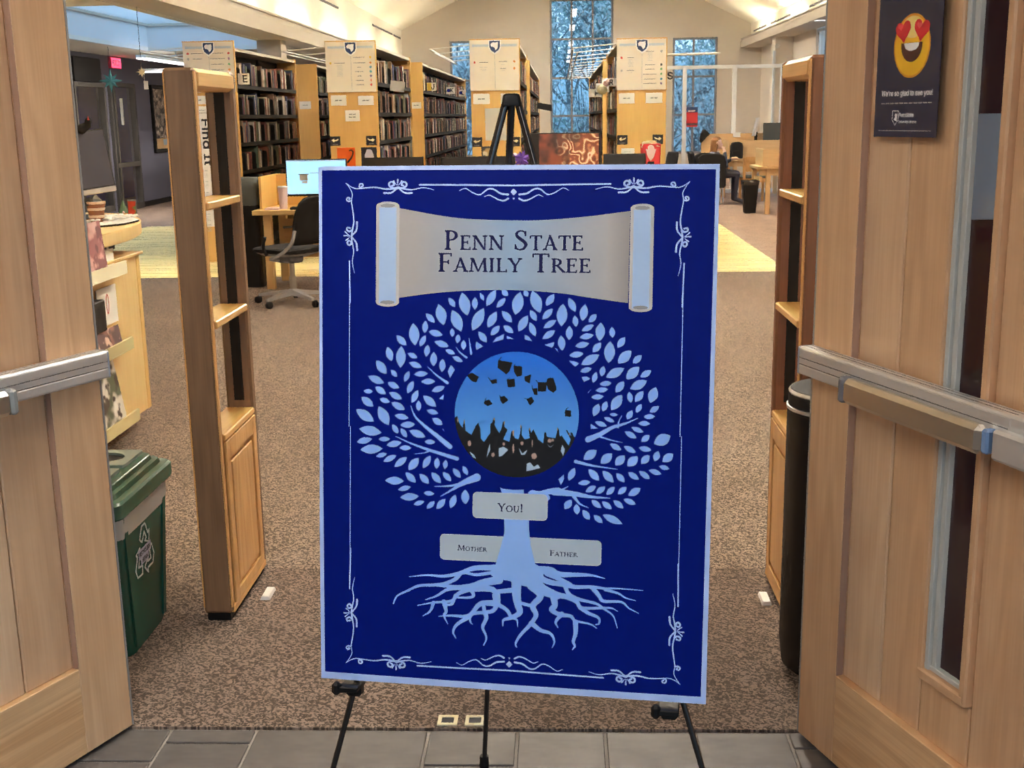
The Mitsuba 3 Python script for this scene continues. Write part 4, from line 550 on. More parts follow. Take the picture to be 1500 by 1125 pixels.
# the easel
e = thing('easel', 'black tripod easel holding the navy family tree poster', 'easel')
ap = pt(.3705, 1.142, -.016)
def foot(u, v):
    h = pt(u, v, -.020); t = ap[2] / (ap[2] - h[2]); f = ap + (h - ap) * t; return f
fL, fR = foot(.0656, -.0221), foot(.7186, -.0083)
fB = np.array([-.195, 2.60, .004])
part(e, 'crown', loft([rrect(ap[0], ap[1], w, d, .007, ap[2] + z) for z, w, d in ((-.013, .037, .032), (-.009, .038, .033), (.004, .033, .028), (.008, .029, .024), (.010, .022, .018))]), 'black', 40)
for f, nm in ((fL, 'leg'), (fR, 'leg')):
    d = (f - ap) / np.linalg.norm(f - ap); side = .010 if f is fR else -.010
    a = ap + d * .01 + PU * side; mid = ap + (f - ap) * .62
    part(e, nm, tube([a, mid], .0072, 10), 'black_gloss', 40)
    part(e, nm, tube([mid - d * .03, f + [0, 0, .01]], .0058, 10), 'black_gloss', 40)
    part(e, 'rubber_foot', tube([f + [0, 0, .022] - d * .01, f + [0, 0, .0015]], [.0105, .012], 10), 'black_matte', 40)
d = (fB - ap) / np.linalg.norm(fB - ap); mid = ap + (fB - ap) * .6
part(e, 'rear_leg', tube([ap + d * .012, mid], .0072, 10), 'black_gloss', 40); part(e, 'rear_leg', tube([mid - d * .03, fB + [0, 0, .01]], .0058, 10), 'black_gloss', 40)
part(e, 'rubber_foot', tube([fB + [0, 0, .03], fB], [.0105, .012], 10), 'black_matte', 40)
for u, v in ((.062, -.003), (.690, -.006)):
    K = lambda a, b, c, d_, e_, f_, bv=.002: tr(box(u + a, u + b, v + c, v + d_, e_, f_, bv), EM)
    part(e, 'ledge', cat([K(-.018, .022, -.014, -.003, -.03, .030), K(-.030, -.012, -.020, .006, .016, .034, .006), K(-.012, .018, -.034, -.012, -.036, -.008, .004)]), 'black', 30)

# ------------------------------------------------------------------ security gates
def gate(x0, x1, y0, y1, face, label, wood='gate_brown'):
    g = thing('security_gate', label, 'security gate')
    H = 1.703; q = lambda *a: box(*a)
    part(g, 'post', q(x0, x1, y0, y0 + .030, .03, H, .008), wood)
    p2 = part(g, 'post', q(x0, x1, y1 - .045, y1, .03, H, .008), wood)
    xm = (x0 + x1) / 2
    part(p2, 'sensor_strip', q(xm - .016, xm + .016, y1 - .048, y1 - .04, .63, H - .06), 'black')
    for yy in (y0 - .001, ):
        part(g, 'edge_band', cat([q(x0 - .0012, x0 + .004, yy + .006, yy + .026, .05, H - .01), q(x1 - .004, x1 + .0012, yy + .006, yy + .026, .05, H - .01)]), 'gate_panel')
    part(g, 'top_rail', q(x0 - .001, x1 + .001, y0 + .036, y1 - .01, H - .062, H - .001, .012), 'gate_maple')
    for z in (1.317, .960): part(g, 'shelf', q(x0 - .004, x1 + .004, y0 + .045, y1 - .045, z - .024, z, .004), 'gate_maple')
    part(g, 'shelf', q(x0 - .004, x1 + .004, y0 + .045, y1 - .045, .582, .605, .004), 'gate_maple')
    c = part(g, 'cabinet', q(x0 + .004, x1 - .004, y0 + .045, y1 - .045, .03, .582), 'gate_panel')
    xf = x1 if face > 0 else x0; f = lambda a, b, c_, d_, t0, t1, bv=.002: q(xf + face * t0, xf + face * t1, a, b, c_, d_, bv)
    for xs, fc_ in ((xf, face),):
        part(c, 'panel_frame', cat([f(y0 + .046, y0 + .085, .05, .58, -.004, .006), f(y1 - .085, y1 - .046, .05, .58, -.004, .006), f(y0 + .085, y1 - .085, .52, .58, -.004, .006), f(y0 + .085, y1 - .085, .05, .085, -.004, .006)]), 'gate_panel')
        part(c, 'raised_panel', f(y0 + .10, y1 - .10, .10, .505, -.004, .004, .006), 'gate_panel')
    part(g, 'bottom_rail', q(x0 - .004, x1 + .004, y0 + .02, y1 - .02, .025, .05, .004), 'gate_maple')
    part(g, 'plinth', q(x0 + .008, x1 - .008, y0 + .01, y1 - .01, .004, .03), 'black')
gate(-1.136, -1.046, 3.447, 3.897, 1, 'open wooden security gate standing by the green recycling bin')
gate(.688, .788, 3.372, 3.815, -1, 'open wooden security gate standing by the black cylindrical can', 'gate_brown_redlit')
for x, y, w in ((-.985, 3.66, 'left gate by the green recycling bin'), (.655, 3.62, 'right gate by the black can')):
    single('floor_clip', hull([(x + a * .016, y + b * .045, z) for a in (-1, 1) for b in (-1, 1) for z in (.005,)] + [(x + a * .012, y + b * .041, .016) for a in (-1, 1) for b in (-1, 1)]), 'white_paint', 'small white clip on the carpet beside the ' + w, 'floor clip')
for i, x in enumerate((-.305, -.233)):
    k = thing('strike_plate', 'small cream square plate in the carpet edge, %s' % ('left of the easel rear leg' if i == 0 else 'partly behind the easel rear leg'), 'floor plate')
    part(k, 'plate', tr(ext(sbox(-.026, -.026, .026, .026).difference(sbox(-.016, -.015, .016, .015)), .004), frame([x, 2.822, .004], [1, 0, 0], [0, 1, 0])), 'cream_card')
    part(k, 'socket', box(x - .0165, x + .0165, 2.8065, 2.8375, .004, .0055), 'ink')

# black cylindrical can behind the right door
k = thing('litter_can', 'tall black cylindrical can with a chrome ring behind the right door', 'litter can')
cx_, cy_ = .752, 3.13
part(k, 'body', lathe([(.10, .004), (.132, .03), (.140, .10), (.140, .765), (.136, .775)], 40, (cx_, cy_, 0)), 'black', 40)
part(k, 'ring', lathe([(.1395, .768), (.1425, .770), (.1425, .778), (.1395, .780)], 40, (cx_, cy_, 0)), 'silver', 40)
part(k, 'lid', lathe([(.138, .78), (.138, .812), (.132, .822), (.126, .826), (.10, .829), (.02, .832)], 40, (cx_, cy_, 0)), 'black_matte', 40)
part(k, 'lid_ring', lathe([(.1375, .813), (.1385, .817), (.134, .8235), (.1325, .821)], 40, (cx_, cy_, 0)), 'silver', 40)

# green recycling bin behind the left door
k = thing('recycling_bin', 'dark green recycling bin with a white arrow emblem behind the left door', 'recycling bin')
bx, by = -1.545, 3.34
part(k, 'body', loft([rrect(bx, by, w, d, .04, z) for z, w, d in ((.004, .535, .31), (.02, .545, .33), (.44, .575, .44), (.475, .575, .44))]), 'bin_green', 30)
for s in (-1, 1): part(k, 'rib', hull([(bx + .273 + .014 * t / .45 + a, by + s * (.12 + .05 * t / .42) + b, .03 + t) for t in (0, .42) for a in (0, .006) for b in (-.012, .012)]), 'bin_green')
part(k, 'lid', loft([rrect(bx, by, w, d, .035, z) for z, w, d in ((.455, .600, .475), (.462, .610, .485), (.500, .610, .485), (.507, .596, .47), (.509, .560, .435), (.522, .550, .425), (.524, .520, .40), (.536, .512, .392), (.539, .505, .385))]), 'lid_green', 25)
for y in (by - .10, by + .10):
    p = part(k, 'lid_plate', tr(ext(sbox(-.19, -.075, .19, .075).buffer(.01).difference(affinity.scale(Point(.085, 0).buffer(1, 24), .085, .055)), .010), frame([bx + .03, y, .539], [1, 0, 0], [0, 1, 0])), 'lid_plate')
    part(p, 'hole', lathe([(.06, .0), (.06, .001)], 24, (bx + .01, y, .5712)) if False else tr(ext(affinity.scale(Point(.085, 0).buffer(1, 24), .086, .056), .001), frame([bx + .03, y, .5402], [1, 0, 0], [0, 1, 0])), 'black_matte')
part(k, 'bin_liner', loft([rrect(bx, by, w, d, .045, z) for z, w, d in ((.385, .576, .425), (.41, .584, .440), (.45, .584, .446), (.458, .580, .446))], cap=False), 'liner', 30)
EMB = frame([bx + .2835, 3.315, .275], [0, 1, 0], [.034, 0, .9994])
EMB[:3, 2] = np.cross(EMB[:3, 0], EMB[:3, 1])
def arrow(a):
    g = [LineString(l).buffer(.0022) for l in ([(-.030, .052), (-.012, .080), (.012, .080), (.030, .050), (.040, .056), (.034, .026), (.006, .038), (.016, .043), (.004, .062), (-.014, .040), (-.030, .052)],)]
    return affinity.rotate(unary_union(g), a, origin=(0, .01))
part(k, 'arrow_emblem', tr(ext(affinity.scale(unary_union([arrow(a) for a in (0, 120, 240)]), 1.2, 1.25, origin=(0, 0)), .001, .0005), EMB), 'white_line', label='white outlined recycling arrows')
part(k, 'emblem_label', tr(ext(unary_union([sbox(-.052, .006, .052, .034), sbox(-.034, -.016, .030, .008)]), .001, .0012), EMB), 'label_grey')
part(k, 'lettering', tr(words('RECYCLING', .014, (0, .013), 'c', .090, True), EMB @ frame([0, 0, .0022], [1, 0, 0], [0, 1, 0])), 'ink')
part(k, 'lettering', tr(words('BINS', .013, (0, -.010), 'c', .046, True), EMB @ frame([0, 0, .0022], [1, 0, 0], [0, 1, 0])), 'ink')

# ------------------------------------------------------------------ bookcases
ROWS = [(-4.09, -3.53), (-2.53, -1.985), (-.964, -.427), (.62, 1.152)]
ORD = ['leftmost', 'second', 'third', 'rightmost']
LV = [1.945, 1.62, 1.315, 1.01, .71, .41, .11]
LVN = ['top', 'second', 'third', 'fourth', 'fifth', 'sixth', 'bottom']
YA, YBk, YC = 13.2, 16.25, 17.65
BC = [('dark red', (96, 44, 42)), ('brown', (98, 72, 56)), ('tan', (160, 134, 108)), ('cream', (206, 192, 170)), ('grey', (112, 110, 108)), ('black', (28, 26, 28)), ('olive', (88, 88, 66)),
      ('navy', (44, 48, 70)), ('rust', (132, 78, 58)), ('green', (62, 78, 64)), ('white', (216, 212, 204)), ('maroon', (74, 46, 50))]
for n_, c in BC: mat('book_' + n_.replace(' ', '_'), S(*c), .55, .4)
def bookcase(i, Ya, Yb, name_label, sides):
    x0, x1 = ROWS[i]; k = thing('bookcase', name_label, 'bookcase'); ZT = 2.345
    part(k, 'end_panel', box(x0, x1, Ya, Ya + .03, .004, ZT, .004), 'birch'); part(k, 'end_panel', box(x0, x1, Yb - .03, Yb, .004, ZT, .004), 'birch')
    part(k, 'canopy', cat([box(x0 + .01, x1 - .01, Ya + .03, Yb - .03, ZT - .045, ZT - .012), ]), 'fascia')
    xm = (x0 + x1) / 2
    part(k, 'back_panel', box(xm - .012, xm + .012, Ya + .03, Yb - .03, .05, ZT - .05), 'shelf_black')
    part(k, 'base', box(x0 + .02, x1 - .02, Ya + .03, Yb - .03, .004, .085), 'shelf_black')
    nb = max(1, round((Yb - Ya) / 1.0)); bl = (Yb - Ya - .06) / nb
    for j in range(nb + 1): part(k, 'upright', box(xm - .03, xm + .03, Ya + .03 + j * bl - .015, Ya + .03 + j * bl + .015, .02, ZT - .05), 'shelf_black')
    for z in LV:
        for s, xa, xb in ((-1, x0 + .012, xm - .013), (1, xm + .013, x1 - .012)):
            xo = xa if s < 0 else xb
            part(k, 'shelf', cat([box(xa, xb, Ya + .031, Yb - .031, z - .022, z), box(xo - .004, xo + .004, Ya + .031, Yb - .031, z - .042, z + .002)]), 'shelf_black')
    return k, nb, bl
bdict = {}
def book_ply(h, t, d):
    kk = (round(h, 2), round(t, 3), round(d, 2))
    if kk not in bdict:
        e = .0035
        m = hull([(x, y, z) for z in (0, h) for x, y in ((0, -t / 2 + .003), (.004, -t / 2), (.004, t / 2), (0, t / 2 - .003), (-d, -t / 2), (-d, t / 2))])
        bdict[kk] = (mikit.ply(m), m)
    return bdict[kk]
rb = random.Random(11)
BAY = ['first', 'second', 'third', 'fourth', 'fifth', 'sixth', 'seventh', 'eighth', 'ninth']
def fill(i, Ya, nb, bl, levels, side, individual, ply_stuff, tag_):
    """Rows of books with black bookends in every bay."""
    x0, x1 = ROWS[i]; xf = x1 - .02 if side > 0 else x0 + .02
    for j in range(nb):
        for lv in levels:
            y = Ya + .03 + j * bl + .02; yend = y + bl - .05; z = LV[lv]
            ngr = 2
            for g in range(ngr):
                span = (bl - .05) / ngr * rb.uniform(.50, .66); gap = (bl - .05) / ngr - span; y += gap - .01; ye = y + span
                base_h = rb.uniform(.19, .235); cb = rb.randrange(12)
                if individual:
                    kk = thing('bookend', 'black rounded bookend on the %s shelf of the %s bookcase, %s bay' % (LVN[lv], ORD[i], BAY[j]), 'bookend', 'black bookends on the two nearest bookcases')
                    scene[kk] = {**BE, 'to_world': T().translate([xf, y - .006, z])}
                elif ply_stuff is not None:
                    v = BEM.vertices * [side, 1, 1] + [xf, y - .006, z]; ply_stuff.append((v, BEM.faces, np.tile(S(11, 11, 12), (len(v), 1))))
                while y < ye:
                    t = rb.choice([.03, .036, .044, .052]); h = min(.285, max(.17, base_h + rb.choice([-.03, -.015, 0, 0, .015, .03]))); h = round(h / .015) * .015
                    d = .16; ci = cb if rb.random() < .22 else rb.randrange(12); cn, crgb = BC[ci]
                    jit = rb.uniform(-.012, .006); Mx = T().translate([xf + side * jit, y + t / 2, z + .001])
                    if side < 0: Mx = Mx.rotate([0, 0, 1], 180)
                    if individual:
                        kk = thing('book', '%s book on the %s shelf of the %s bookcase, %s bay' % (cn, LVN[lv], ORD[i], BAY[j]), 'book', 'books on the two nearest bookcases')
                        scene[kk] = {**book_ply(h, t - .002, d)[0], 'bsdf': {'type': 'ref', 'id': 'book_' + cn.replace(' ', '_')}, 'to_world': Mx}
                    else:
                        m = book_ply(h, t - .002, d)[1]; v = m.vertices.copy()
                        if side < 0: v = v * [-1, -1, 1]
                        ply_stuff.append((v + [xf + side * jit, y + t / 2, z + .001], m.faces, np.tile(S(*crgb), (len(v), 1))))
                    y += t
bep = sbox(-.15, 0, -.03, .19).union(affinity.scale(Point(-.03, .16).buffer(.03, 8), 1, 1)).union(sbox(-.03, 0, 0, .16))
BEM = cat([tr(ext(bep, .004), frame([0, 0, 0], [1, 0, 0], [0, 0, 1])), box(-.14, -.01, -.004, .10, 0, .0025)])
BE = mikit.ply(BEM, 'black')
def flush(st, label, name='books'):
    if not st: return
    V, F, C, n = [], [], [], 0
    for v, f, c in st: V.append(v); F.append(f + n); C.append(c); n += len(v)
    k = thing(name, label, 'books', kind='stuff'); scene[k] = mikit.ply((np.vstack(V), np.vstack(F)), 'vcol', False, color=np.vstack(C))
info = []
for i in range(4):
    k, nb, bl = bookcase(i, YA, YBk, 'tall black shelved bookcase with a birch end panel, %s of the four facing the doors' % ORD[i], 1)
    side = 1 if i < 3 else -1
    st = []
    if i < 2:
        fill(i, YA, nb, bl, (0, 1, 2, 3), side, True, None, '')
        fill(i, YA, nb, bl, (4,), side, False, st, '')
    else: fill(i, YA, nb, bl, (0, 1, 2, 3, 4), side, False, st, '')
    flush(st, 'books on the %s bookcase of the front row%s' % (ORD[i], ', low shelf' if i < 2 else ''))
    st = []
    k, nb, bl = bookcase(i, YC, YC + 8.1, 'long black shelved bookcase standing behind the %s one of the front row' % ORD[i], 1)
    fill(i, YC, nb, bl, (0, 1, 2, 3, 4), side, False, st, '')
    flush(st, 'distant books on the long bookcase behind the %s front one' % ORD[i])
# boards, cards and arrow signs on the end panels
DOT = dict(r=(196, 72, 72), y=(216, 184, 70), o=(206, 130, 70), g=(110, 160, 110), b=(96, 150, 176), p=(150, 110, 150), k=(60, 60, 60), t=(90, 160, 170), s=(222, 150, 130), v=(120, 100, 140), w=(170, 168, 164))
for kk, c in DOT.items(): mat('dot_' + kk, S(*c), .6, .3)
SPEC = [([(.80, 'r', .5), (.69, 'w', .36)], [(.80, 'r', .5), (.69, 'p', .6), (.575, 'g', .5), (.46, 'o', .5), (.35, 'b', .4)]),
        ([(.60, 'y', .42)] + [(.56 - .028 * t, None, .22) for t in range(9)], [(.71, 'y', .46), (.675, None, .28), (.60, 'o', .5), (.51, 'b', .14), (.42, 't', .34), (.33, 'v', .18), (.24, 's', .34), (.15, 'r', .34)]),
        ([(.58, 'r', .34), (.48, None, .34), (.44, None, .2), (.41, None, .2)], [(.59, 'o', .34), (.53, None, .14), (.45, 'o', .26), (.41, None, .14)]),
        ([(.66, 'r', .28)] + [(.62 - .028 * t, None, .2) for t in range(6)] + [(.40, 'w', .30), (.36, None, .16)], [(.78, 'w', .34)] + [(.75 - .03 * t, None, .2) for t in range(6)] + [(.51, 'k', .40), (.42, 'g', .38), (.32, 'g', .54), (.22, 'b', .46), (.13, 'v', .54)])]
def shield(s):
    q = Polygon([(-.5, .5), (.5, .5), (.5, -.05), (.38, -.32), (.0, -.6), (-.38, -.32), (-.5, -.05)]).buffer(.04); return affinity.scale(q, s, s, origin=(0, 0))
def lionmark(s):
    q = Polygon([(-.34, -.02), (-.40, .20), (-.22, .38), (.02, .34), (.34, .40), (.32, .05), (.26, -.22), (.10, -.36), (.02, -.14), (-.16, -.02)]).buffer(.03).buffer(-.01); return affinity.scale(q, s, s, origin=(0, 0))
for i, (x0, x1) in enumerate(ROWS):
    zt = [2.40, 2.375, 2.365, 2.345][i]; w = x1 - x0; hB = .535; z0 = zt - hB
    k = thing('range_sign', 'white subject board with navy shield on top of the %s bookcase end' % ORD[i], 'sign board')
    part(k, 'board', box(x0 - .004, x1 - .004, YA - .022, YA - .002, z0, zt, .003), 'paper_warm')
    part(k, 'edge', cat([box(x1 - .008, x1 + .002, YA - .024, YA + .0, z0, zt), box(x0 - .008, x1 + .002, YA - .024, YA, zt - .004, zt + .006)]), 'birch')
    FM = face_y(x0, YA - .022, z0)
    P_ = lambda nm, poly, m, h=.0015: part(k, nm, tr(ext(poly, h), FM), m)
    P_('stripe', sbox(.025, hB - .075, w - .03, hB - .050), 'pale_bar')
    P_('halo', affinity.translate(shield(.125), w / 2, hB - .075), 'white_ink', .0022)
    P_('shield', affinity.translate(shield(.105), w / 2, hB - .072), 'shield_navy', .003)
    P_('shield_mark', affinity.translate(lionmark(.105), w / 2, hB - .072), 'white_ink', .004)
    P_('divider', sbox(w / 2 - .003, .02, w / 2 + .002, hB - .15), 'ink_light')
    for sd, rows in ((0, SPEC[i][0]), (1, SPEC[i][1])):
        for f, c, L in rows:
            xc = w * (.27 if sd == 0 else .66); z = f * hB * .96; hw = L * w * .25
            P_('text_line', sbox(xc - hw, z - (.0035 if c else .002), xc + hw, z + (.0035 if c else .002)), 'ink_grey' if c else 'ink_light')
            if c: P_('dot', Point(w * (.09 if sd == 0 else .89), z).buffer(.0125), 'dot_' + c)
def card(x0, x1, z0, z1, lab, y=YA, lines=1, nm='label_card', m='paper'):
    k = thing(nm, lab, 'card'); part(k, 'card', box(x0, x1, y - .006, y, z0, z1, .001), m)
    xc, zc = (x0 + x1) / 2, (z0 + z1) / 2
    for t in range(lines):
        z = zc + (t - (lines - 1) / 2) * -.03
        part(k, 'text_line', cat([box(xc - .038, xc - .006, y - .0068, y - .006, z - .006, z + .006), box(xc + .004, xc + .036, y - .0068, y - .006, z - .006, z + .006)]), 'ink_grey')
card(-2.50, -2.33, 1.70, 1.81, 'small white call number card, upper left on the second bookcase end')
card(-2.20, -2.03, 1.70, 1.80, 'small white call number card, upper right on the second bookcase end')
card(-2.35, -2.19, 1.53, 1.65, 'framed two-line card centred below the two cards of the second bookcase end', lines=2)
card(-.94, -.76, 1.69, 1.80, 'small white call number card at the upper left of the third bookcase end')
card(-.64, -.47, 1.69, 1.80, 'small white call number card partly behind the easel crown')
card(.64, .81, 1.67, 1.78, 'small white call number card, upper left on the rightmost bookcase end')
card(.93, 1.11, 1.67, 1.78, 'small white call number card, upper right on the rightmost bookcase end')
card(-3.81, -3.64, 1.71, 1.82, 'white card on the end of the bookcase behind the leftmost one', y=YC)
card(-2.17, -2.02, 1.69, 1.78, 'white card on the end of the bookcase behind the second one', y=YC)
card(-4.05, -3.88, 1.74, 1.83, 'white card above the Find It poster, seen through the left gate')
single('notice_sheet', box(-.815, -.585, YA - .004, YA, 1.30, 1.645), 'ink_light', 'pale grey notice sheet on the third bookcase end behind the easel', 'notice')
def arrow_sign(x0, z0, dirn, lab):
    k = thing('arrow_sign', lab, 'sign'); w, h = .112, .10
    part(k, 'plate', box(x0, x0 + w, YA - .006, YA, z0, z0 + h, .001), 'ink')
    a = unary_union([stroke([(-.034, .014), (-.018, .004), (0, .0), (.018, .002)], .012, .014), Polygon([(.010, .024), (.010, -.020), (.042, .004)])])
    if dirn < 0: a = affinity.scale(a, -1, 1, origin=(0, 0))
    part(k, 'arrow', tr(ext(a, .001), face_y(x0 + w / 2, YA - .006, z0 + .055)), 'cream_card')
    part(k, 'text_line', tr(ext(sbox(-.03, -.002, .03, .003), .001), face_y(x0 + w / 2, YA - .006, z0 + .014)), 'ink_grey')
for i, (xa, xb, z) in enumerate(((-2.53, -2.13, 1.27), (-.965, -.55, 1.235), (.625, 1.01, 1.235))):
    nm = ['second', 'third', 'rightmost'][i]
    arrow_sign(xa, z, -1, 'black sign with a left pointing arrow on the %s bookcase end' % nm)
    arrow_sign(xb, z, 1, 'black sign with a right pointing arrow on the %s bookcase end' % nm)
# Find It poster on the leftmost end panel
k = thing('find_it_poster', 'tall white Find It poster on the leftmost bookcase end, seen through the gate', 'poster')
part(k, 'sheet', box(-4.01, -3.74, YA - .004, YA, .40, 1.72), 'paper')
part(k, 'lettering', tr(words('Find It', .085, (0, 0), 'c', .50, True), frame([-3.945, YA - .005, 1.33], [0, 0, -1], [1, 0, 0])), 'ink')
rp = random.Random(3)
for t in range(11):
    x, z = -3.97 + .17 * (t % 2) + .02, 1.02 - .12 * (t // 2)
    part(k, 'dot', tr(ext(Point(0, 0).buffer(.014), .001), face_y(x - .03, YA - .004, z)), 'dot_' + 'rygbkpovtsk'[t])
    part(k, 'text_line', cat([box(x - .005, x + .03, YA - .005, YA - .004, z - .006, z + .006)] + [box(x - .045, x + .03, YA - .005, YA - .004, z - .03 - .014 * q, z - .026 - .014 * q) for q in range(4)]), 'ink_light')
for q in range(5):
    part(k, 'text_line', box(-3.86 + .02, -3.77, YA - .005, YA - .004, 1.60 - q * .12, 1.612 - q * .12), 'ink_grey')
part(k, 'text_line', cat([box(-3.97, -3.76, YA - .005, YA - .004, 1.675 - q * .03, 1.68 - q * .03) for q in range(2)]), 'ink_grey')
# letter flags on the shelves
def flag(x0, x1, y, z0, z1, ch, lab, m='paper', m2='ink'):
    k = thing('letter_flag', lab, 'letter sign'); part(k, 'plate', box(x0, x1, y, y + .004, z0, z1), m)
    if ch: part(k, 'letter', tr(words(ch, (z1 - z0) * .62, (0, 0), 'c', bold=True), face_y(x0 + (x1 - x0) * .62, y - .0006, z0 + (z1 - z0) * .2)), m2)
    return k
flag(-3.54, -3.41, 13.30, 1.945, 2.065, 'E', 'white shelf flag lettered E beside the left gate top')
k = flag(-1.99, -1.845, 18.2, 1.95, 2.07, 'J', 'yellow and white shelf flag lettered J'); part(k, 'patch', box(-1.985, -1.92, 18.197, 18.2, 1.955, 2.065), 'dot_y')
k = flag(-1.99, -1.83, 21.3, 1.96, 2.08, 'K', 'white shelf flag lettered K'); part(k, 'patch', tr(ext(Point(0, 0).buffer(.03), .002), face_y(-1.95, 21.298, 2.02)), 'navy')
k = flag(-1.99, -1.86, 24.0, 1.96, 2.09, 'L', 'white shelf flag lettered L'); part(k, 'patch', tr(ext(Point(0, 0).buffer(.03), .002), face_y(-1.955, 23.998, 2.03)), 'navy')
flag(.47, .635, 13.5, 1.86, 1.95, 'R', 'white shelf flag lettered R on the left side of the rightmost bookcase')
flag(.46, .635, 15.6, 1.84, 1.95, 'Q', 'white shelf flag lettered Q behind the cream tufted one')
flag(.44, .635, 18.4, 1.82, 1.94, 'P', 'white shelf flag lettered P near the far window')
flag(1.165, 1.235, 13.4, 1.90, 2.02, 'S', 'shelf flag lettered S peeping out right of the rightmost bookcase')
single('shelf_flag', hull([(x, y, z + (x + .43) * -.2) for x in (-.44, -.16) for y in (23.8, 23.81) for z in (1.70, 1.82)]), 'black', 'black flag sticking out of the bookcase behind the third one', 'sign')
def pom(x, y, z, r, m, lab):
    rr = random.Random(int(x * 100)); m_ = trimesh.creation.icosphere(3, r); n = meshkit.fbm(m_.vertices * 40 / (r / .05)) if False else np.array([rr.uniform(.9, 1.08) for _ in m_.vertices])
    m_.vertices *= n[:, None]; m_.apply_translation([x, y, z]); single('shelf_tuft', m_, m, lab, 'decoration', smooth=True)
pom(.47, 13.47, 1.83, .055, 'cream_card', 'cream tufted ball hanging from the rightmost bookcase'); pom(.515, 13.46, 1.90, .040, 'pink', 'pale pink tuft beside the letter R flag')
single('map_sheet', tr(box(-.085, .085, -.002, .002, -.06, .06), T4 := np.array(T().translate([-1.87, 14.0, 1.915]).rotate([0, 1, 0], 8).matrix, float)), 'ink_light', 'small printed map sheet hanging from the second bookcase', 'map sheet')
# overhead tie ladders between the ranges
def ladder(xl, xr, ys, z, lab):
    k = thing('overhead_ladder', lab, 'overhead frame')
    part(k, 'rail', tube([(xl, ys[0], z - .02), (xl, ys[-1], z - .02)], .010, 8), 'white_paint', 30)
    part(k, 'rail', tube([(xl + .05, ys[0], z - .06), (xl + .05, ys[-1], z - .06)], .008, 6), 'white_paint', 30)
    for y in ys: part(k, 'rung', tube([(xl - .01, y, z - .02), (xr, y, z + .02)], .007, 6), 'white_paint', 30)
ladder(.15, .66, np.arange(13.3, 25, 1.0), 2.285, 'white overhead ladder frame fixed to the rightmost bookcase top')
ladder(-1.41, -.94, np.arange(13.3, 16.2, .95), 2.30, 'white overhead ladder frame left of the third bookcase top')
ladder(-3.02, -2.50, np.arange(13.3, 16.2, .95), 2.31, 'white overhead ladder frame left of the second bookcase top')
ladder(-4.60, -4.06, np.arange(13.3, 16.2, .95), 2.33, 'white overhead ladder frame left of the leftmost bookcase top')
single('overhead_bar', tube([(1.15, 13.4, 2.18), (1.75, 13.4, 2.19)], .014, 8), 'white_paint', 'white overhead bar reaching right from the rightmost bookcase', 'overhead frame', smooth=30)

# ------------------------------------------------------------------ circulation desk on the left
k = thing('service_desk', 'pale wooden service desk with a rounded counter behind the left door', 'service desk')
cpts = [(-3.6, 4.2), (-2.10, 4.2)] + [(-2.86 + .76 * math.cos(a), 5.55 + 1.22 * math.sin(a)) for a in np.linspace(0, math.pi / 2 + .3, 18)] + [(-3.6, 6.6)]
cp = Polygon(cpts).buffer(0)
part(k, 'counter', cat([ext(cp, .056, .994), ext(cp.buffer(-.004), .004, 1.05), ext(cp.buffer(-.004), .004, .99)]), 'desk_wood')
part(k, 'body', box(-3.2, -2.15, 4.2, 5.93, .10, .90, .004), 'desk_wood')
part(k, 'body_edge', box(-2.185, -2.147, 5.885, 5.934, .10, .90, .003), 'birch')
part(k, 'plinth', box(-3.1, -2.27, 4.2, 5.70, .004, .10), 'desk_wood')
part(k, 'top_cap', box(-3.22, -2.13, 4.2, 5.95, .90, .915, .003), 'desk_wood')
for y in (4.6, 5.28, 5.62): part(k, 'post', box(-2.22, -2.19, y, y + .03, .915, .992), 'white_paint')
part(k, 'bracket', box(-2.5, -2.24, 5.72, 5.86, .935, .992), 'black'); part(k, 'bracket', box(-2.6, -2.3, 5.44, 5.52, .915, .985), 'black')
for i, (z, hh, cm) in enumerate(((.855, .055, 'cream_card'), (.49, .05, 'olive_card'), (.13, .05, 'olive_card'))):
    if cm == 'olive_card' and 'olive_card' not in scene: mat('olive_card', S(190, 176, 132), .7, .3)
    q = thing('brochure_ledge', 'cream brochure ledge on the side of the service desk, %s of three' % ['topmost', 'middle', 'lowest'][i], 'brochure holder')
    part(q, 'lip', hull([(x, y, zz) for x in (-2.09, -2.078) for y in (4.7, 5.57) for zz in (z, z + hh)]), cm); part(q, 'tray', box(-2.149, -2.078, 4.7, 5.57, z - .008, z, .001), cm)
def flyer(y0, y1, z0, z1, x, lean, m, lab, nm='flyer'):
    return single(nm, hull([(x + t, y, z0) for t in (0, .004) for y in (y0, y1)] + [(x - lean + t, y, z1) for t in (0, .004) for y in (y0, y1)]), m, lab, 'flyer')
def art_fn(seed, cols):
    cs = [S(*c) for c in cols]
    def fn(p, n, uv):
        a = fbm(p.x * 9 + seed, p.y * 9, p.z * 9, 3); b = fbm(p.x * 14, p.y * 14 + seed, p.z * 14, 3)
        return mix(mix(cs[0], cs[1], smoothstep(.4, .55, a)), cs[2], smoothstep(.55, .65, b))
    return mikit.proc(fn)
mat('flyer_rose', art_fn(1., ((150, 96, 100), (206, 160, 158), (120, 78, 84))), .4); mat('flyer_dark', art_fn(5., ((70, 52, 56), (150, 106, 98), (200, 168, 158))), .4)
mat('flyer_photo', art_fn(8., ((60, 66, 48), (206, 200, 190), (40, 30, 28))), .4)
flyer(5.0, 5.33, .905, 1.12, -2.082, .02, 'flyer_rose', 'rose patterned flyer standing on the topmost brochure ledge')
flyer(5.32, 5.56, .62, .80, -2.143, 0, 'paper', 'white drawing sheet with a red oval below the topmost brochure ledge'); 
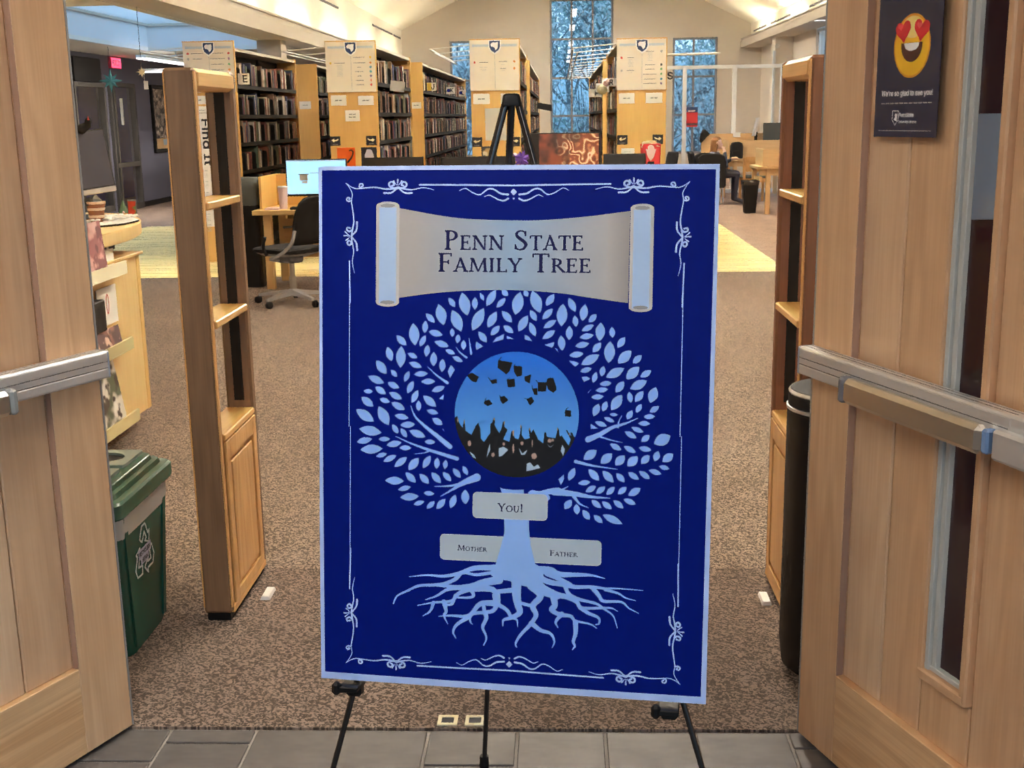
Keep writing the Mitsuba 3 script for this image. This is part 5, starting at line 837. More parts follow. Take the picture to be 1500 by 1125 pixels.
single('sheet_drawing', tr(ext(affinity.scale(Point(0, 0).buffer(.03), .6, 1.6).difference(affinity.scale(Point(0, 0).buffer(.026), .55, 1.6)), .001), face_x(-2.1385, 5.44, .72)), 'dot_r', 'thin red oval drawn on the white sheet at the service desk', 'drawing')
flyer(5.40, 5.57, .88, .97, -2.143, 0, 'paper', 'white slip of paper above the topmost brochure ledge')
single('brochure_box', box(-2.145, -2.09, 5.05, 5.29, .62, .765, .006), 'black', 'black box hanging on the side of the service desk', 'box')
flyer(5.0, 5.45, .50, .62, -2.085, .02, 'flyer_dark', 'dark flyer leaning on the middle brochure ledge'); flyer(4.9, 5.42, .14, .46, -2.085, .05, 'flyer_photo', 'photo flyer leaning on the lowest brochure ledge')
# things on the counter
CZ = 1.0545
k = thing('tray', 'flat pale tray with a dark rim under the ceramic pot', 'tray')
ang = np.arange(8) * np.pi / 4 + .39
part(k, 'plate', loft([np.c_[-2.31 + .15 * np.cos(ang) * f, 5.95 + .26 * np.sin(ang) * f, np.full(8, CZ + z)] for f, z in ((.97, 0), (1, .006), (1, .008))]), 'black'); part(k, 'mat', loft([np.c_[-2.31 + .147 * np.cos(ang), 5.95 + .256 * np.sin(ang), np.full(8, CZ + z)] for z in (.008, .011)]), 'paper')
rp = random.Random(5)
single('wrapped_sweets', cat([tr(trimesh.creation.icosphere(1, .011), np.array(T().translate([-2.285 + rp.uniform(-.07, .08), 5.98 + rp.uniform(-.10, .13), CZ + .020 + rp.random() * .014]).scale([1.3, .9, .6]).matrix, float)) for _ in range(60)]), 'paper', 'white wrapped sweets scattered on the tray', 'sweets', kind='stuff')
k = thing('ceramic_pot', 'brown and cream banded ceramic pot on the tray', 'pot'); px_, py_ = -2.345, 5.93
def band(z0, z1, r0, r1): return lathe([(r0, z0), (r1, z1)], 28, (px_, py_, CZ + .0115))
part(k, 'body', lathe([(0.0300, 0.0000), (0.0330, 0.0072), (0.0380, 0.0396), (0.0430, 0.0720), (0.0470, 0.0922), (0.0440, 0.0936), (0.0390, 0.0922), (0.0330, 0.0360), (0.0100, 0.0144)], 28, (px_, py_, CZ + .0115)), 'glaze_brown', 40)
for z in (.025, .062): part(k, 'glaze_band', lathe([(.036 + (z - .025) * .13, z - .005), (.0395 + (z - .025) * .13, z), (.0395 + (z - .025) * .13, z + .008), (.036 + (z - .025) * .13, z + .010)], 28, (px_, py_, CZ + .0115)), 'glaze_cream', 40)
part(k, 'rim', lathe([(0.0440, 0.0878), (0.0493, 0.0907), (0.0495, 0.1008), (0.0450, 0.1022), (0.0430, 0.0922)], 28, (px_, py_, CZ + .0115)), 'glaze_cream', 40)
single('sunglass_case', hull([tuple(np.array([px_ - .01, py_, CZ + .095]) + np.array(o) * .7) for o in ((-.05, -.06, 0), (.03, -.06, .0), (.045, .05, .03), (-.03, .06, .03), (-.05, -.04, .045), (.01, -.04, .05), (.0, .05, .075))]), 'black_gloss', 'shiny black wrapped bundle sticking out of the ceramic pot', 'bundle')
gx, gy = -2.365, 6.36
k = thing('gnome', 'small gnome figure with a green pointed hat on the counter', 'figurine')
part(k, 'body', lathe([(.020, 0), (.025, .008), (.023, .025), (.018, .036)], 18, (gx, gy, CZ)), 'carrel_wood', 40); part(k, 'hat', lathe([(.027, .022), (.025, .028), (.013, .060), (.002, .09)], 18, (gx, gy, CZ)), 'leaf_green', 40); part(k, 'nose', tr(trimesh.creation.icosphere(2, .007), np.array(T().translate([gx + .008, gy - .023, CZ + .026]).matrix, float)), 'pink', True)
mat('screen_off', S(58, 58, 66), .3, .2)
mat('card_art', art_fn(12., ((60, 40, 36), (190, 60, 40), (90, 120, 70))), .4)
k = thing('picture_stand', 'small upright picture card in a clear stand beside the gnome', 'picture card')
part(k, 'frame', box(-2.335, -2.285, 6.34, 6.35, CZ, CZ + .095, .003), 'dark_grey'); part(k, 'picture', box(-2.331, -2.289, 6.337, 6.34, CZ + .01, CZ + .085), 'card_art')
k = thing('desk_monitor', 'dark switched off monitor with a silver chin behind the counter', 'monitor')
DM = frame([-2.61, 6.22, 1.165], np.array([.50, .41, 0.07]) / np.linalg.norm([.50, .41, .07]), [-.07, .02, .997]); DM[:3, 1] -= DM[:3, 0] * (DM[:3, 0] @ DM[:3, 1]); DM[:3, 1] /= np.linalg.norm(DM[:3, 1]); DM[:3, 2] = np.cross(DM[:3, 0], DM[:3, 1])
part(k, 'screen', tr(box(-.27, .27, .03, .335, -.02, .0, .004), DM), 'black_gloss'); part(k, 'glass_front', tr(box(-.262, .262, .036, .328, .0, .001), DM), 'screen_off'); part(k, 'chin', tr(box(-.27, .27, .0, .03, -.02, .001, .004), DM), 'silver')
part(k, 'stand', tr(box(-.05, .05, -.13, .12, -.07, -.045, .004), DM), 'black'); part(k, 'foot', box(-2.76, -2.50, 6.16, 6.42, CZ, CZ + .012, .004), 'black')
k = thing('plush_bird', 'small black toy bird sitting on top of the dark monitor', 'toy'); bo = np.array([-2.53, 6.30, 1.512])
def blob(spheres, edge=.006, it=6):
    ms = []
    for a, b in spheres:
        pts_ = []
        for c, r in (a, b): pts_.append(trimesh.creation.icosphere(2, r).vertices + np.array(c))
        ms.append(m3.Manifold.hull_points(np.vstack(pts_)))
    u = m3.Manifold.batch_boolean(ms, m3.OpType.Add); u = u.refine_to_length(edge); q = u.to_mesh(); m = trimesh.Trimesh(q.vert_properties[:, :3], q.tri_verts, process=True); trimesh.smoothing.filter_taubin(m, .5, .53, it); return m
part(k, 'body', blob([((bo + [0, 0, .012], .026), (bo + [.03, .01, .03], .018)), ((bo + [.03, .01, .03], .016), (bo + [.04, .0, .052], .017)), ((bo, .016), (bo + [-.085, -.02, .045], .004)), ((bo + [.01, 0, .02], .014), (bo + [-.045, .03, .006], .006))], .012), 'black_matte', True); part(k, 'beak', lathe([(.006, 0), (.001, .022)], 8, tuple(bo + [.047, -.014, .056])), 'red')

# ------------------------------------------------------------------ left aisle: glazing, exit sign, star, picture, lights
def glazed(name, y0, y1, z0, z1, bars, zs):
    w = struct(name, cat([box(-7.90, -7.80, y0, y0 + .07, z0, z1), box(-7.90, -7.80, y1 - .07, y1, z0, z1), box(-7.90, -7.80, y0, y1, z1 - .07, z1), box(-7.90, -7.80, y0, y1, z0, z0 + .10)]), 'frame_grey')
    for b in bars: part(w, 'mullion', box(-7.90, -7.80, b - .035, b + .035, z0 + .1, z1 - .07), 'frame_grey')
    for z in zs: part(w, 'rail', box(-7.89, -7.79, y0 + .06, y1 - .06, z - .04, z + .04), 'frame_grey')
    Y_, Z_ = [y0] + list(bars) + [y1], [z0] + list(zs) + [z1]
    for a, b in zip(Y_[:-1], Y_[1:]):
        for c, d in zip(Z_[:-1], Z_[1:]): part(w, 'pane', (np.array([[-7.86, a + .05, c + .05], [-7.86, b - .05, c + .05], [-7.86, b - .05, d - .05], [-7.86, a + .05, d - .05]]), np.array([[0, 1, 2], [0, 2, 3]])), 'pane')
    return w
glazed('window_5', 19.3, 20.62, .05, 2.22, (), ())
d3 = glazed('door_3', 20.85, 22.10, .004, 2.25, (21.05,), (.82,))
part(d3, 'reflection_strip', box(-7.80, -7.76, 21.25, 21.29, 1.52, 1.98), 'white_paint')  # white strip standing for a light reflection on the glass door
single('wall_header', box(-7.85, -7.80, 19.35, 20.5, 2.23, 2.62, .004), 'black_matte', 'dark panel above the office window on the grey wall', 'panel')
mat('map_art', art_fn(20., ((206, 190, 150), (150, 180, 170), (220, 206, 130))), .5)
single('wall_map', box(-8.4, -8.39, 19.0, 20.2, 1.3, 2.15), 'map_art', 'colourful wall map behind the office window', 'map')
k = thing('exit_sign', 'glowing red exit sign on the grey wall', 'exit sign')
part(k, 'box', box(-7.84, -7.79, 20.98, 21.46, 2.49, 2.68, .006), 'exit_red'); q = part(k, 'face', box(-7.79, -7.787, 20.99, 21.45, 2.50, 2.67), 'exit_red'); emit(q, [1.6, .10, .22])
part(k, 'face_front', box(-7.838, -7.792, 20.975, 20.98, 2.50, 2.67), 'exit_red'); part(k, 'lettering', tr(words('EXIT', .09, (0, 0), 'c', .36, True), face_x(-7.786, 21.22, 2.54)), 'white_ink')
def star(x, y, z, r, n, m, lab, yaw, cz):
    k = thing('hanging_star', lab, 'star ornament'); V = []
    ms = []
    for j in range(n):
        a = 2 * math.pi * j / n; rr = r if j % 2 == 0 else r * .8
        d, p = np.array([math.cos(a), 0, math.sin(a)]), np.array([-math.sin(a), 0, math.cos(a)]) * 1.9
        ms.append(hull([d * rr, p * r * .13, -p * r * .13, [0, r * .10, 0], [0, -r * .10, 0]]))
    part(k, 'star', tr(cat(ms), rz(yaw, (x, y, z))), m); part(k, 'cord', tube([(x, y, z + r * .9), (x, y, cz)], .003, 5), 'string')
star(-6.90, 18.5, 2.19, .18, 8, 'teal', 'teal eight pointed star hanging below the exit sign', .25, 2.70)
star(-4.28, 12.36, 2.06, .06, 8, 'cream_card', 'small pale star hanging beside the framed picture', .2, 2.70)
single('hanging_tag', cat([box(-4.27, -4.225, 12.36, 12.364, 1.885, 1.97, .001), box(-4.262, -4.258, 12.36, 12.363, 1.95, 2.03)]), 'paper', 'small pale tag hanging under the little star', 'tag')
mat('picture_art', art_fn(33., ((46, 36, 32), (150, 132, 118), (206, 192, 178))), .35)
k = thing('framed_picture', 'large black framed photo of pale shapes on the grey wall', 'framed picture')
part(k, 'frame', cat([box(-7.85, -7.80, 23.0, 23.07, .98, 2.26, .005), box(-7.85, -7.80, 24.1, 24.17, .98, 2.26, .005), box(-7.85, -7.80, 23.0, 24.17, .98, 1.05, .005), box(-7.85, -7.80, 23.0, 24.17, 2.19, 2.26, .005)]), 'black')
part(k, 'picture', box(-7.845, -7.82, 23.06, 24.12, 1.04, 2.20), 'picture_art'); part(k, 'caption', box(-7.82, -7.817, 23.07, 24.10, 1.05, 1.25), 'carrel_wood'); part(k, 'caption_card', box(-7.817, -7.815, 23.5, 23.85, 1.12, 1.23), 'pale_bar')
def fluo(x0, x1, y0, y1, z, lab, cz=LZ):
    k = thing('strip_light', lab, 'strip light'); part(k, 'housing', box(x0, x1, y0, y1, z + .02, z + .06, .006), 'white_paint')
    q = part(k, 'diffuser', box(x0 + .01, x1 - .01, y0 + .01, y1 - .01, z, z + .022, .004), 'white_paint'); emit(q, [FLUO_L * v for v in WHITE])
    xm, ym = (x0 + x1) / 2, (y0 + y1) / 2
    for a, b in (((xm, y1 - .1), (xm, y1 - .7)) if y1 - y0 > 1 else ((x1 - .1, ym), (x1 - .3, ym))): part(k, 'stem', tube([(a, b, z + .05), (a, b, cz)], .008, 6), 'white_paint')
fluo(-6.45, -6.28, 18.4, 20.8, 2.50, 'long bright strip light above the far left aisle')
fluo(-6.95, -5.7, 20.1, 20.26, 2.37, 'short bright strip light hanging lower beside the left gate')
fluo(-5.98, -5.81, 10.7, 12.9, 2.50, 'added unseen strip light above the striped carpet near the service desk')  # out-of-view lamp added to light the striped carpet
# right aisle downlights
for i, (x, y) in enumerate(((4.86, 23.1), (4.86, 21.1))):
    k = thing('downlight', 'round recessed downlight in the underside of the right beam, %s' % ['the farther one', 'the nearer one'][i], 'downlight')
    part(k, 'ring', lathe([(.10, 0), (.12, 0), (.12, .012), (.10, .012)], 24, (x, y, 3.186)), 'white_paint'); q = part(k, 'lens', lathe([(.10, .0), (.10, .004)], 24, (x, y, 3.190)), 'white_paint'); emit(q, [DOWN_L * v for v in WHITE])

# ------------------------------------------------------------------ computer desk in the middle
k = thing('computer_desk', 'long wooden computer desk in front of the bookcases, partly behind the poster', 'desk')
part(k, 'desktop', box(-2.84, 1.25, 10.85, 11.65, .70, .745, .004), 'birch_top')
for x in (-2.76, -1.2, .3, 1.15): part(k, 'leg', box(x, x + .075, 10.93, 11.0, .004, .70, .003), 'birch_top'); part(k, 'leg', box(x, x + .075, 11.53, 11.6, .004, .70, .003), 'birch_top')
part(k, 'modesty_panel', box(-2.69, 1.15, 11.45, 11.47, .25, .62), 'birch_top')
part(k, 'side_screen', box(-2.80, -2.775, 11.0, 11.62, .745, 1.045, .003), 'birch'); part(k, 'back_screen', box(-2.80, 1.15, 11.60, 11.625, .745, 1.045, .003), 'birch')
part(k, 'cable_rail', tube([(-2.66, 11.30, .55), (-1.3, 11.30, .62)], .012, 6), 'grey_plastic')
k = thing('floor_bin', 'tall black floor bin with a rounded grey hood left of the computer desk', 'bin')
part(k, 'body', loft([rrect(-2.96, 11.25, .25, .34, .05, z) for z in (.004, .78)]), 'black', 30)
part(k, 'hood', loft([rrect(-2.96, 11.25, .255 * f, .345 * f, .06, z) for z, f in ((.775, 1), (.93, 1), (.98, .95), (1.01, .85), (1.03, .6), (1.035, .3))]), 'charcoal', 40)
def monitor(x0, x1, y, z0, z1, lab, scr, base=True, yaw=0.):
    k = thing('monitor', lab, 'monitor'); xm = (x0 + x1) / 2
    part(k, 'bezel', box(x0, x1, y, y + .03, z0, z1, .004), 'black'); q = part(k, 'screen', box(x0 + .008, x1 - .008, y - .001, y + .001, z0 + .02, z1 - .008), scr)
    part(k, 'neck', box(xm - .03, xm + .03, y + .03, y + .055, .76, z0 + .15, .004), 'black'); part(k, 'foot', box(xm - .13, xm + .13, y - .06, y + .14, .7455, .757, .004), 'black')
    return k, q
mat('screen_blue', S(150, 208, 250), .3, .4)
k, q = monitor(-2.565, -1.99, 11.12, .855, 1.195, 'lit pale blue computer screen beside the poster edge', 'screen_blue'); emit(q, [.22, .46, .80])
SF = face_y(-2.565, 11.1185, .855)
for a, b, c, d, m in ((.12, .205, .215, .20, 'dark_grey'), (.13, .145, .205, .20, 'ink_light'), (.23, .213, .56, .217, 'grey_plastic'), (.01, .322, .56, .33, 'pale_bar'), (.15, .120, .20, .140, 'ink_light')):
    part(k, 'page_block', tr(ext(sbox(a, min(b, d), c, max(b, d)), .001), SF), m)
monitor(-1.83, -1.27, 11.12, .86, 1.20, 'black monitor whose top edge shows above the poster, left of the easel', 'black_gloss')
monitor(-1.10, -.42, 11.15, .86, 1.195, 'black monitor behind the easel legs', 'black_gloss')
monitor(.40, .79, 11.15, .86, 1.20, 'black monitor right of the large picture', 'black_gloss')
k = thing('tumbler', 'pale pink plastic tumbler on the computer desk', 'cup'); part(k, 'cup', lathe([(.034, 0), (.036, .004), (.046, .19), (.049, .20), (.044, .20), (.034, .01)], 24, (-2.58, 11.02, .7455)), 'pink', 40); part(k, 'lid', lathe([(.049, .198), (.050, .204), (.040, .212), (.01, .213)], 24, (-2.58, 11.02, .7455)), 'paper', 40)
single('paper_stack', cat([box(-2.73, -2.60, 10.90, 11.08, .7455 + t * .006, .7515 + t * .006) for t in range(3)]), 'pink', 'small stack of pale papers beside the tumbler', 'papers')
single('keyboard', box(-2.50, -2.10, 10.91, 11.04, .7455, .765, .004), 'black', 'black keyboard below the lit screen', 'keyboard')
def office_chair(x, y, a, lab):
    k = thing('office_chair', lab, 'office chair'); M = rz(a, (x, y, 0))     # local +x is the front
    t = lambda m: tr(m, M)
    part(k, 'seat', t(loft([rrect(.02, 0, w, d, .09, z, 5) for z, w, d in ((.452, .44, .42), (.462, .49, .47), (.485, .50, .48), (.497, .47, .45))])), 'black_matte', 40)
    part(k, 'seat_pan', t(loft([rrect(.03, 0, w, d, .08, z) for z, w, d in ((.425, .36, .34), (.452, .45, .43))])), 'silver', 40)
    secs = []
    for z, xb, w in ((.53, -.20, .36), (.58, -.235, .42), (.70, -.25, .44), (.80, -.275, .43), (.88, -.305, .39), (.925, -.325, .30), (.94, -.332, .18)):
        yy = np.linspace(-w / 2, w / 2, 9); f = [[xb - .05 * (1 - (v / (w / 2)) ** 2), v, z] for v in yy]; secs.append(np.array(f + [[p[0] - .014, p[1], p[2]] for p in f[::-1]]))
    part(k, 'backrest', t(loft(secs)), 'black', 50)
    for s in (-1, 1):
        part(k, 'back_bracket', t(tube(crom([(-.27, s * .215, .66), (-.24, s * .235, .55), (-.12, s * .24, .46), (.02, s * .22, .41), (.06, s * .10, .385)], 5), .016, 8)), 'silver', 40)
        part(k, 'arm', t(tube(crom([(.04, s * .25, .44), (.05, s * .275, .52), (.02, s * .275, .60)], 4), .014, 8)), 'black', 40)
    part(k, 'tilt_box', t(box(-.08, .12, -.08, .08, .36, .425, .02)), 'dark_grey')
    part(k, 'gas_column', t(lathe([(.030, .10), (.030, .24), (.022, .24), (.022, .37)], 18)), 'steel', 40)
    part(k, 'hub', t(lathe([(.03, .07), (.045, .08), (.045, .125), (.03, .135)], 18)), 'silver', 40)
    for j in range(5):
        b = 2 * math.pi * j / 5 + .35; c, s = math.cos(b), math.sin(b)
        part(k, 'base_leg', t(loft([np.array([[c * r - s * w, s * r + c * w, z + h], [c * r + s * w, s * r - c * w, z + h], [c * r + s * w, s * r - c * w, z - h], [c * r - s * w, s * r + c * w, z - h]]) for r, w, z, h in ((.03, .026, .105, .022), (.20, .020, .088, .015), (.325, .014, .074, .011))])), 'silver')
        part(k, 'caster', t(cat([tr(lathe([(.024, -.018), (.030, -.014), (.030, -.004), (.024, -.003)], 14), frame([c * .325 - s * o, s * .325 + c * o, .034], [c, s, 0], [0, 0, 1])) for o in (0, .022)])), 'black', 40)
    return k
office_chair(-2.31, 10.05, math.radians(148), 'black mesh office chair on a silver star base at the computer desk')
office_chair(-1.62, 10.35, math.radians(100), 'second black office chair, mostly behind the poster')
# things on and before the bookcase ends, above the poster's top edge
def curl_fn():
    d_, a_, b_, c_ = S(40, 24, 24), S(128, 64, 44), S(196, 130, 90), S(246, 222, 194)
    def fn(p, n, uv):
        w1, w2 = fbm(p.x * 7, p.z * 7, 3., 3), fbm(p.x * 7 + 9, p.z * 7 + 4, 8., 3)
        s = .5 + .5 * dr.sin(48 * (p.x * .8 + p.z) + 34 * w1 + 12 * w2)
        right = smoothstep(-.02, .14, p.x + .25 * (w2 - .5))
        hot = mix(mix(a_, b_, smoothstep(.2, .6, s)), c_, smoothstep(.72, .95, s)); dark = mix(d_, a_, smoothstep(.45, .75, w1) * .8)
        return mix(mix(dark, hot, right), d_, .8 * smoothstep(.62, .72, w2) * right)
    return mikit.proc(fn)
mat('canvas_art', curl_fn(), .4)
k = thing('picture_canvas', 'large dark picture of warm swirling shapes behind the easel', 'picture')
part(k, 'canvas', box(-.34, .385, 11.50, 11.53, .80, 1.395, .004), 'black_matte'); part(k, 'picture', box(-.20, .37, 11.497, 11.5, .82, 1.385), 'canvas_art'); part(k, 'support', hull([(x, y, z) for x in (.0, .05) for y, z in ((11.53, 1.2), (11.53, 1.1), (11.595, .7455), (11.56, .7455))]), 'black')
k = thing('purple_flower', 'purple paper flower standing behind the easel leg', 'flower'); rf = random.Random(9); fo = np.array([-.36, 11.35, 1.16])
part(k, 'petals', cat([hull([fo + np.array([0, .012, 0]), fo - np.array([0, .012, 0]), fo + np.array([math.cos(a + .35), 0, math.sin(a + .35)]) * L * .5, fo + np.array([math.cos(a - .35), 0, math.sin(a - .35)]) * L * .5, fo + L * np.array([math.cos(a), rf.uniform(-.3, .3), math.sin(a)])]) for a, L in [(2 * math.pi * t / 22 + rf.uniform(0, .2), rf.uniform(.06, .11)) for t in range(22)]]), 'purple'); part(k, 'stem', tube([(fo[0], fo[1], .746), tuple(fo)], .006, 6), 'leaf_green')
k = thing('white_bloom', 'small white bloom left of the purple flower', 'flower'); part(k, 'bloom', tr(trimesh.creation.icosphere(2, .02), np.array(T().translate([-.425, 11.35, 1.20]).matrix, float)), 'paper', True); part(k, 'stem', tube([(-.425, 11.35, .746), (-.425, 11.35, 1.19)], .004, 6), 'leaf_green')
mat('book_art', art_fn(51., ((200, 170, 110), (40, 38, 40), (226, 214, 190))), .4)
single('standing_book', box(-.745, -.60, 11.40, 11.43, .746, 1.28, .003), 'book_art', 'upright patterned book beside the easel centre post', 'book')
k = thing('orange_poster', 'small orange sign with a dark curve at the foot of the second bookcase end', 'sign'); part(k, 'plate', box(-2.16, -1.985, 11.59, 11.60, .90, 1.285, .002), 'orange'); part(k, 'mark', tr(ext(stroke([(-.02, -.07), (.015, -.03), (.035, .02), (.02, .045), (.0, .04)], .014, .008), .001), face_y(-2.04, 11.59, 1.215)), 'print_black'); part(k, 'stand', hull([(x, y, z) for x in (-2.12, -2.02) for y, z in ((11.595, .7455), (11.50, .7455), (11.598, 1.0), (11.594, 1.0))]), 'orange')
labels[k]['label'] = 'small orange sign with a dark curve behind the lit screen'
k = thing('event_poster', 'small black and pale print right of the orange sign', 'sign'); part(k, 'plate', box(-1.925, -1.775, 11.59, 11.60, .7455, 1.285, .002), 'ink'); part(k, 'print', tr(ext(Polygon([(.03, .0), (.125, .0), (.12, .05), (.10, .10), (.055, .10), (.035, .05)]), .001), face_y(-1.925, 11.59, 1.165)), 'label_grey')
k = thing('card_holder', 'white card in a small stand beside the red bag', 'card'); part(k, 'card', box(.575, .70, 11.35, 11.354, 1.115, 1.245), 'paper'); part(k, 'stand', hull([(x, y, z) for x in (.60, .68) for y, z in ((11.34, .746), (11.40, .746), (11.352, 1.12), (11.358, 1.12))]), 'black'); part(k, 'text_line', cat([box(.60, .66, 11.349, 11.35, z, z + .005) for z in (1.17, 1.19, 1.21)]), 'ink_light')
k = thing('gift_bag', 'red and white snack bag stuffed with pale tissue right of the black monitor', 'bag'); gx, gy = .85, 11.35
part(k, 'bag', loft([rrect(gx, gy, w, d, .02, z) for z, w, d in ((.746, .15, .09), (1.0, .17, .10), (1.28, .19, .09), (1.284, .17, .07))]), 'red', 30)
rf = random.Random(2); part(k, 'tissue', cat([hull([np.array([gx + rf.uniform(-.075, .075), gy + rf.uniform(-.03, .03), 1.27]) + np.array([rf.uniform(-.04, .04), rf.uniform(-.03, .03), rf.uniform(-.03, .045)]) for _ in range(6)]) for _ in range(12)]), 'cream_card')
part(k, 'emblem', tr(ext(unary_union([Polygon([(-.05, .05), (.05, .05), (.03, -.02), (.0, -.06), (-.03, -.02)]), Point(0, .06).buffer(.03)]), .001), face_y(gx, gy - .0485, 1.185)), 'pink'); part(k, 'label', box(gx - .03, gx + .03, gy - .0505, gy - .0485, 1.08, 1.12), 'black')

# ------------------------------------------------------------------ right side: glass screen, carrels, chairs, reader
k = thing('glass_screen', 'tall clear glass screen in a thin white frame near the far window', 'glass screen'); GY = 24.0
xs_ = [1.75, 2.45, 3.42, 4.35]
part(k, 'top_rail', box(1.3, 4.40, GY - .03, GY + .03, 2.40, 2.47, .004), 'white_paint'); part(k, 'bottom_rail', box(1.3, 4.40, GY - .03, GY + .03, .004, .08), 'white_paint')
for x in xs_: part(k, 'post', box(x - .04, x + .04, GY - .035, GY + .035, .004, 2.44, .004), 'white_paint')
for a, b in zip([1.3] + xs_[:-1], xs_): part(k, 'pane', (np.array([[a + .03, GY, .06], [b - .03, GY, .06], [b - .03, GY, 2.41], [a + .03, GY, 2.41]]), np.array([[0, 1, 2], [0, 2, 3]])), 'pane')
k = thing('red_notice', 'red gradient notice stuck on the glass screen post', 'notice'); part(k, 'sheet', box(2.49, 2.71, GY - .06, GY - .05, 1.30, 1.68, .002), 'red'); part(k, 'dark_top', box(2.49, 2.71, GY - .062, GY - .06, 1.58, 1.68), 'shield_navy'); part(k, 'text_line', box(2.52, 2.66, GY - .064, GY - .062, 1.59, 1.62), 'pink'); part(k, 'dark_foot', box(2.49, 2.71, GY - .062, GY - .06, 1.33, 1.37), 'book_maroon')
single('leaflet_rack', box(4.79, 4.84, 27.62, 27.72, .6, 2.9, .004), 'pale_bar', 'tall pale leaflet strip hanging on the grey column', 'leaflet rack')
single('wall_clock', tr(lathe([(.055, 0), (.06, .01), (.05, .03)], 20), frame([4.88, 27.705, 3.0], [1, 0, 0], [0, 0, 1])), 'white_paint', 'small white round fixture near the top of the column', 'wall fixture')
def carrel(x0, x1, y0, y1, hut, lab, hz=1.0, hx=None):
    k = thing('study_carrel', lab, 'study carrel'); hx = x0 + .10 if hx is None else hx
    part(k, 'desktop', box(x0, x1, y0, y1, .70, .745, .004), 'carrel_wood'); part(k, 'apron', box(x0 + .05, x1 - .05, y0 + .08, y0 + .10, .60, .70), 'carrel_wood')
    for a in (x0 + .03, x1 - .10):
        for b in (y0 + .05, y1 - .12): part(k, 'leg', box(a + (.12 if b < y0 + .1 and a < x0 + .1 else 0), a + .07 + (.12 if b < y0 + .1 and a < x0 + .1 else 0), b, b + .07, .004, .70, .003), 'carrel_wood')
    part(k, 'stretcher', box(x0 + .06, x0 + .10, y0 + .1, y1 - .1, .52, .58), 'carrel_wood')
    if hut:
        part(k, 'side_screen', box(hx, hx + .025, y0 + .06, y1, .745, hz, .003), 'carrel_wood'); part(k, 'front_screen', box(hx + .001, x1, y0 + .05, y0 + .075, .745, hz - .004, .003), 'carrel_wood'); part(k, 'side_screen', box(x1 - .025, x1, y0 + .06, y1, .745, hz, .003), 'carrel_wood')
    return k
carrel(3.03, 4.1, 18.60, 19.35, True, 'pale wooden study carrel nearest the right gate', 1.005, 3.12)
carrel(3.00, 4.3, 21.95, 22.75, True, 'pale wooden study carrel behind the wooden chair', 1.07, 3.05)
k = thing('reading_desk', 'long pale study desk with a low screen near the far window', 'desk'); part(k, 'desktop', box(2.60, 4.3, 22.95, 23.6, .70, .745, .004), 'carrel_wood')
part(k, 'screen', box(2.72, 4.25, 23.35, 23.38, .745, 1.17, .004), 'carrel_wood')
for x in (2.65, 4.15): part(k, 'leg', box(x, x + .07, 23.0, 23.07, .004, .70), 'carrel_wood'); part(k, 'leg', box(x, x + .07, 23.5, 23.57, .004, .70), 'carrel_wood')
single('desk_card', box(3.32, 3.46, 23.30, 23.345, 1.10, 1.19, .003), 'paper', 'small white box on the low screen of the study desk', 'box')
k = thing('study_monitor', 'wide black monitor on the study desk by the column', 'monitor'); part(k, 'panel', box(3.86, 4.5, 23.1, 23.13, 1.0, 1.36, .005), 'charcoal'); part(k, 'neck', box(4.15, 4.21, 23.13, 23.16, .76, 1.1), 'black'); part(k, 'foot', box(4.05, 4.3, 23.02, 23.26, .7455, .76), 'black')
k = thing('edge_monitor', 'slim silver monitor seen edge on beside the black one', 'monitor'); part(k, 'panel', hull([(x, y, z) for y in (23.0, 23.25) for x, z in ((3.66, 1.12), (3.70, 1.12), (3.74, 1.46), (3.78, 1.46))]), 'silver'); part(k, 'foot', hull([(x, y, z) for x in (3.64, 3.86) for y in (23.05, 23.22) for z in (.7455, .76)]), 'black'); part(k, 'neck', box(3.70, 3.75, 23.1, 23.14, .76, 1.2), 'black')
k = thing('wooden_chair', 'light wooden chair with a dark seat pulled up to the carrel', 'chair'); cx_, cy_ = 3.42, 21.35
part(k, 'backrest', hull([(x, cy_ - .20 + o + (z - .55) * -.10, z) for x in (cx_ - .17, cx_ + .20) for z in (.545, .80) for o in (0, .02)]), 'gate_panel')
for s in (-1, 1):
    part(k, 'rear_leg', hull([(cx_ + s * .20 + a, cy_ - .19 + b + (z - .4) * (-.10 if z > .4 else .05), z) for z in (.004, .40, .79) for a in (-.022, .022) for b in (-.02, .02)]), 'gate_panel'); part(k, 'front_leg', box(cx_ + s * .20 - .02, cx_ + s * .20 + .02, cy_ + .19, cy_ + .23, .004, .43), 'gate_panel')
part(k, 'seat', box(cx_ - .22, cx_ + .22, cy_ - .18, cy_ + .23, .43, .475, .012), 'charcoal'); part(k, 'rail', cat([box(cx_ - .19, cx_ + .19, cy_ - .19, cy_ - .17, .36, .42), box(cx_ - .19, cx_ + .19, cy_ + .2, cy_ + .22, .36, .42)]), 'gate_panel')
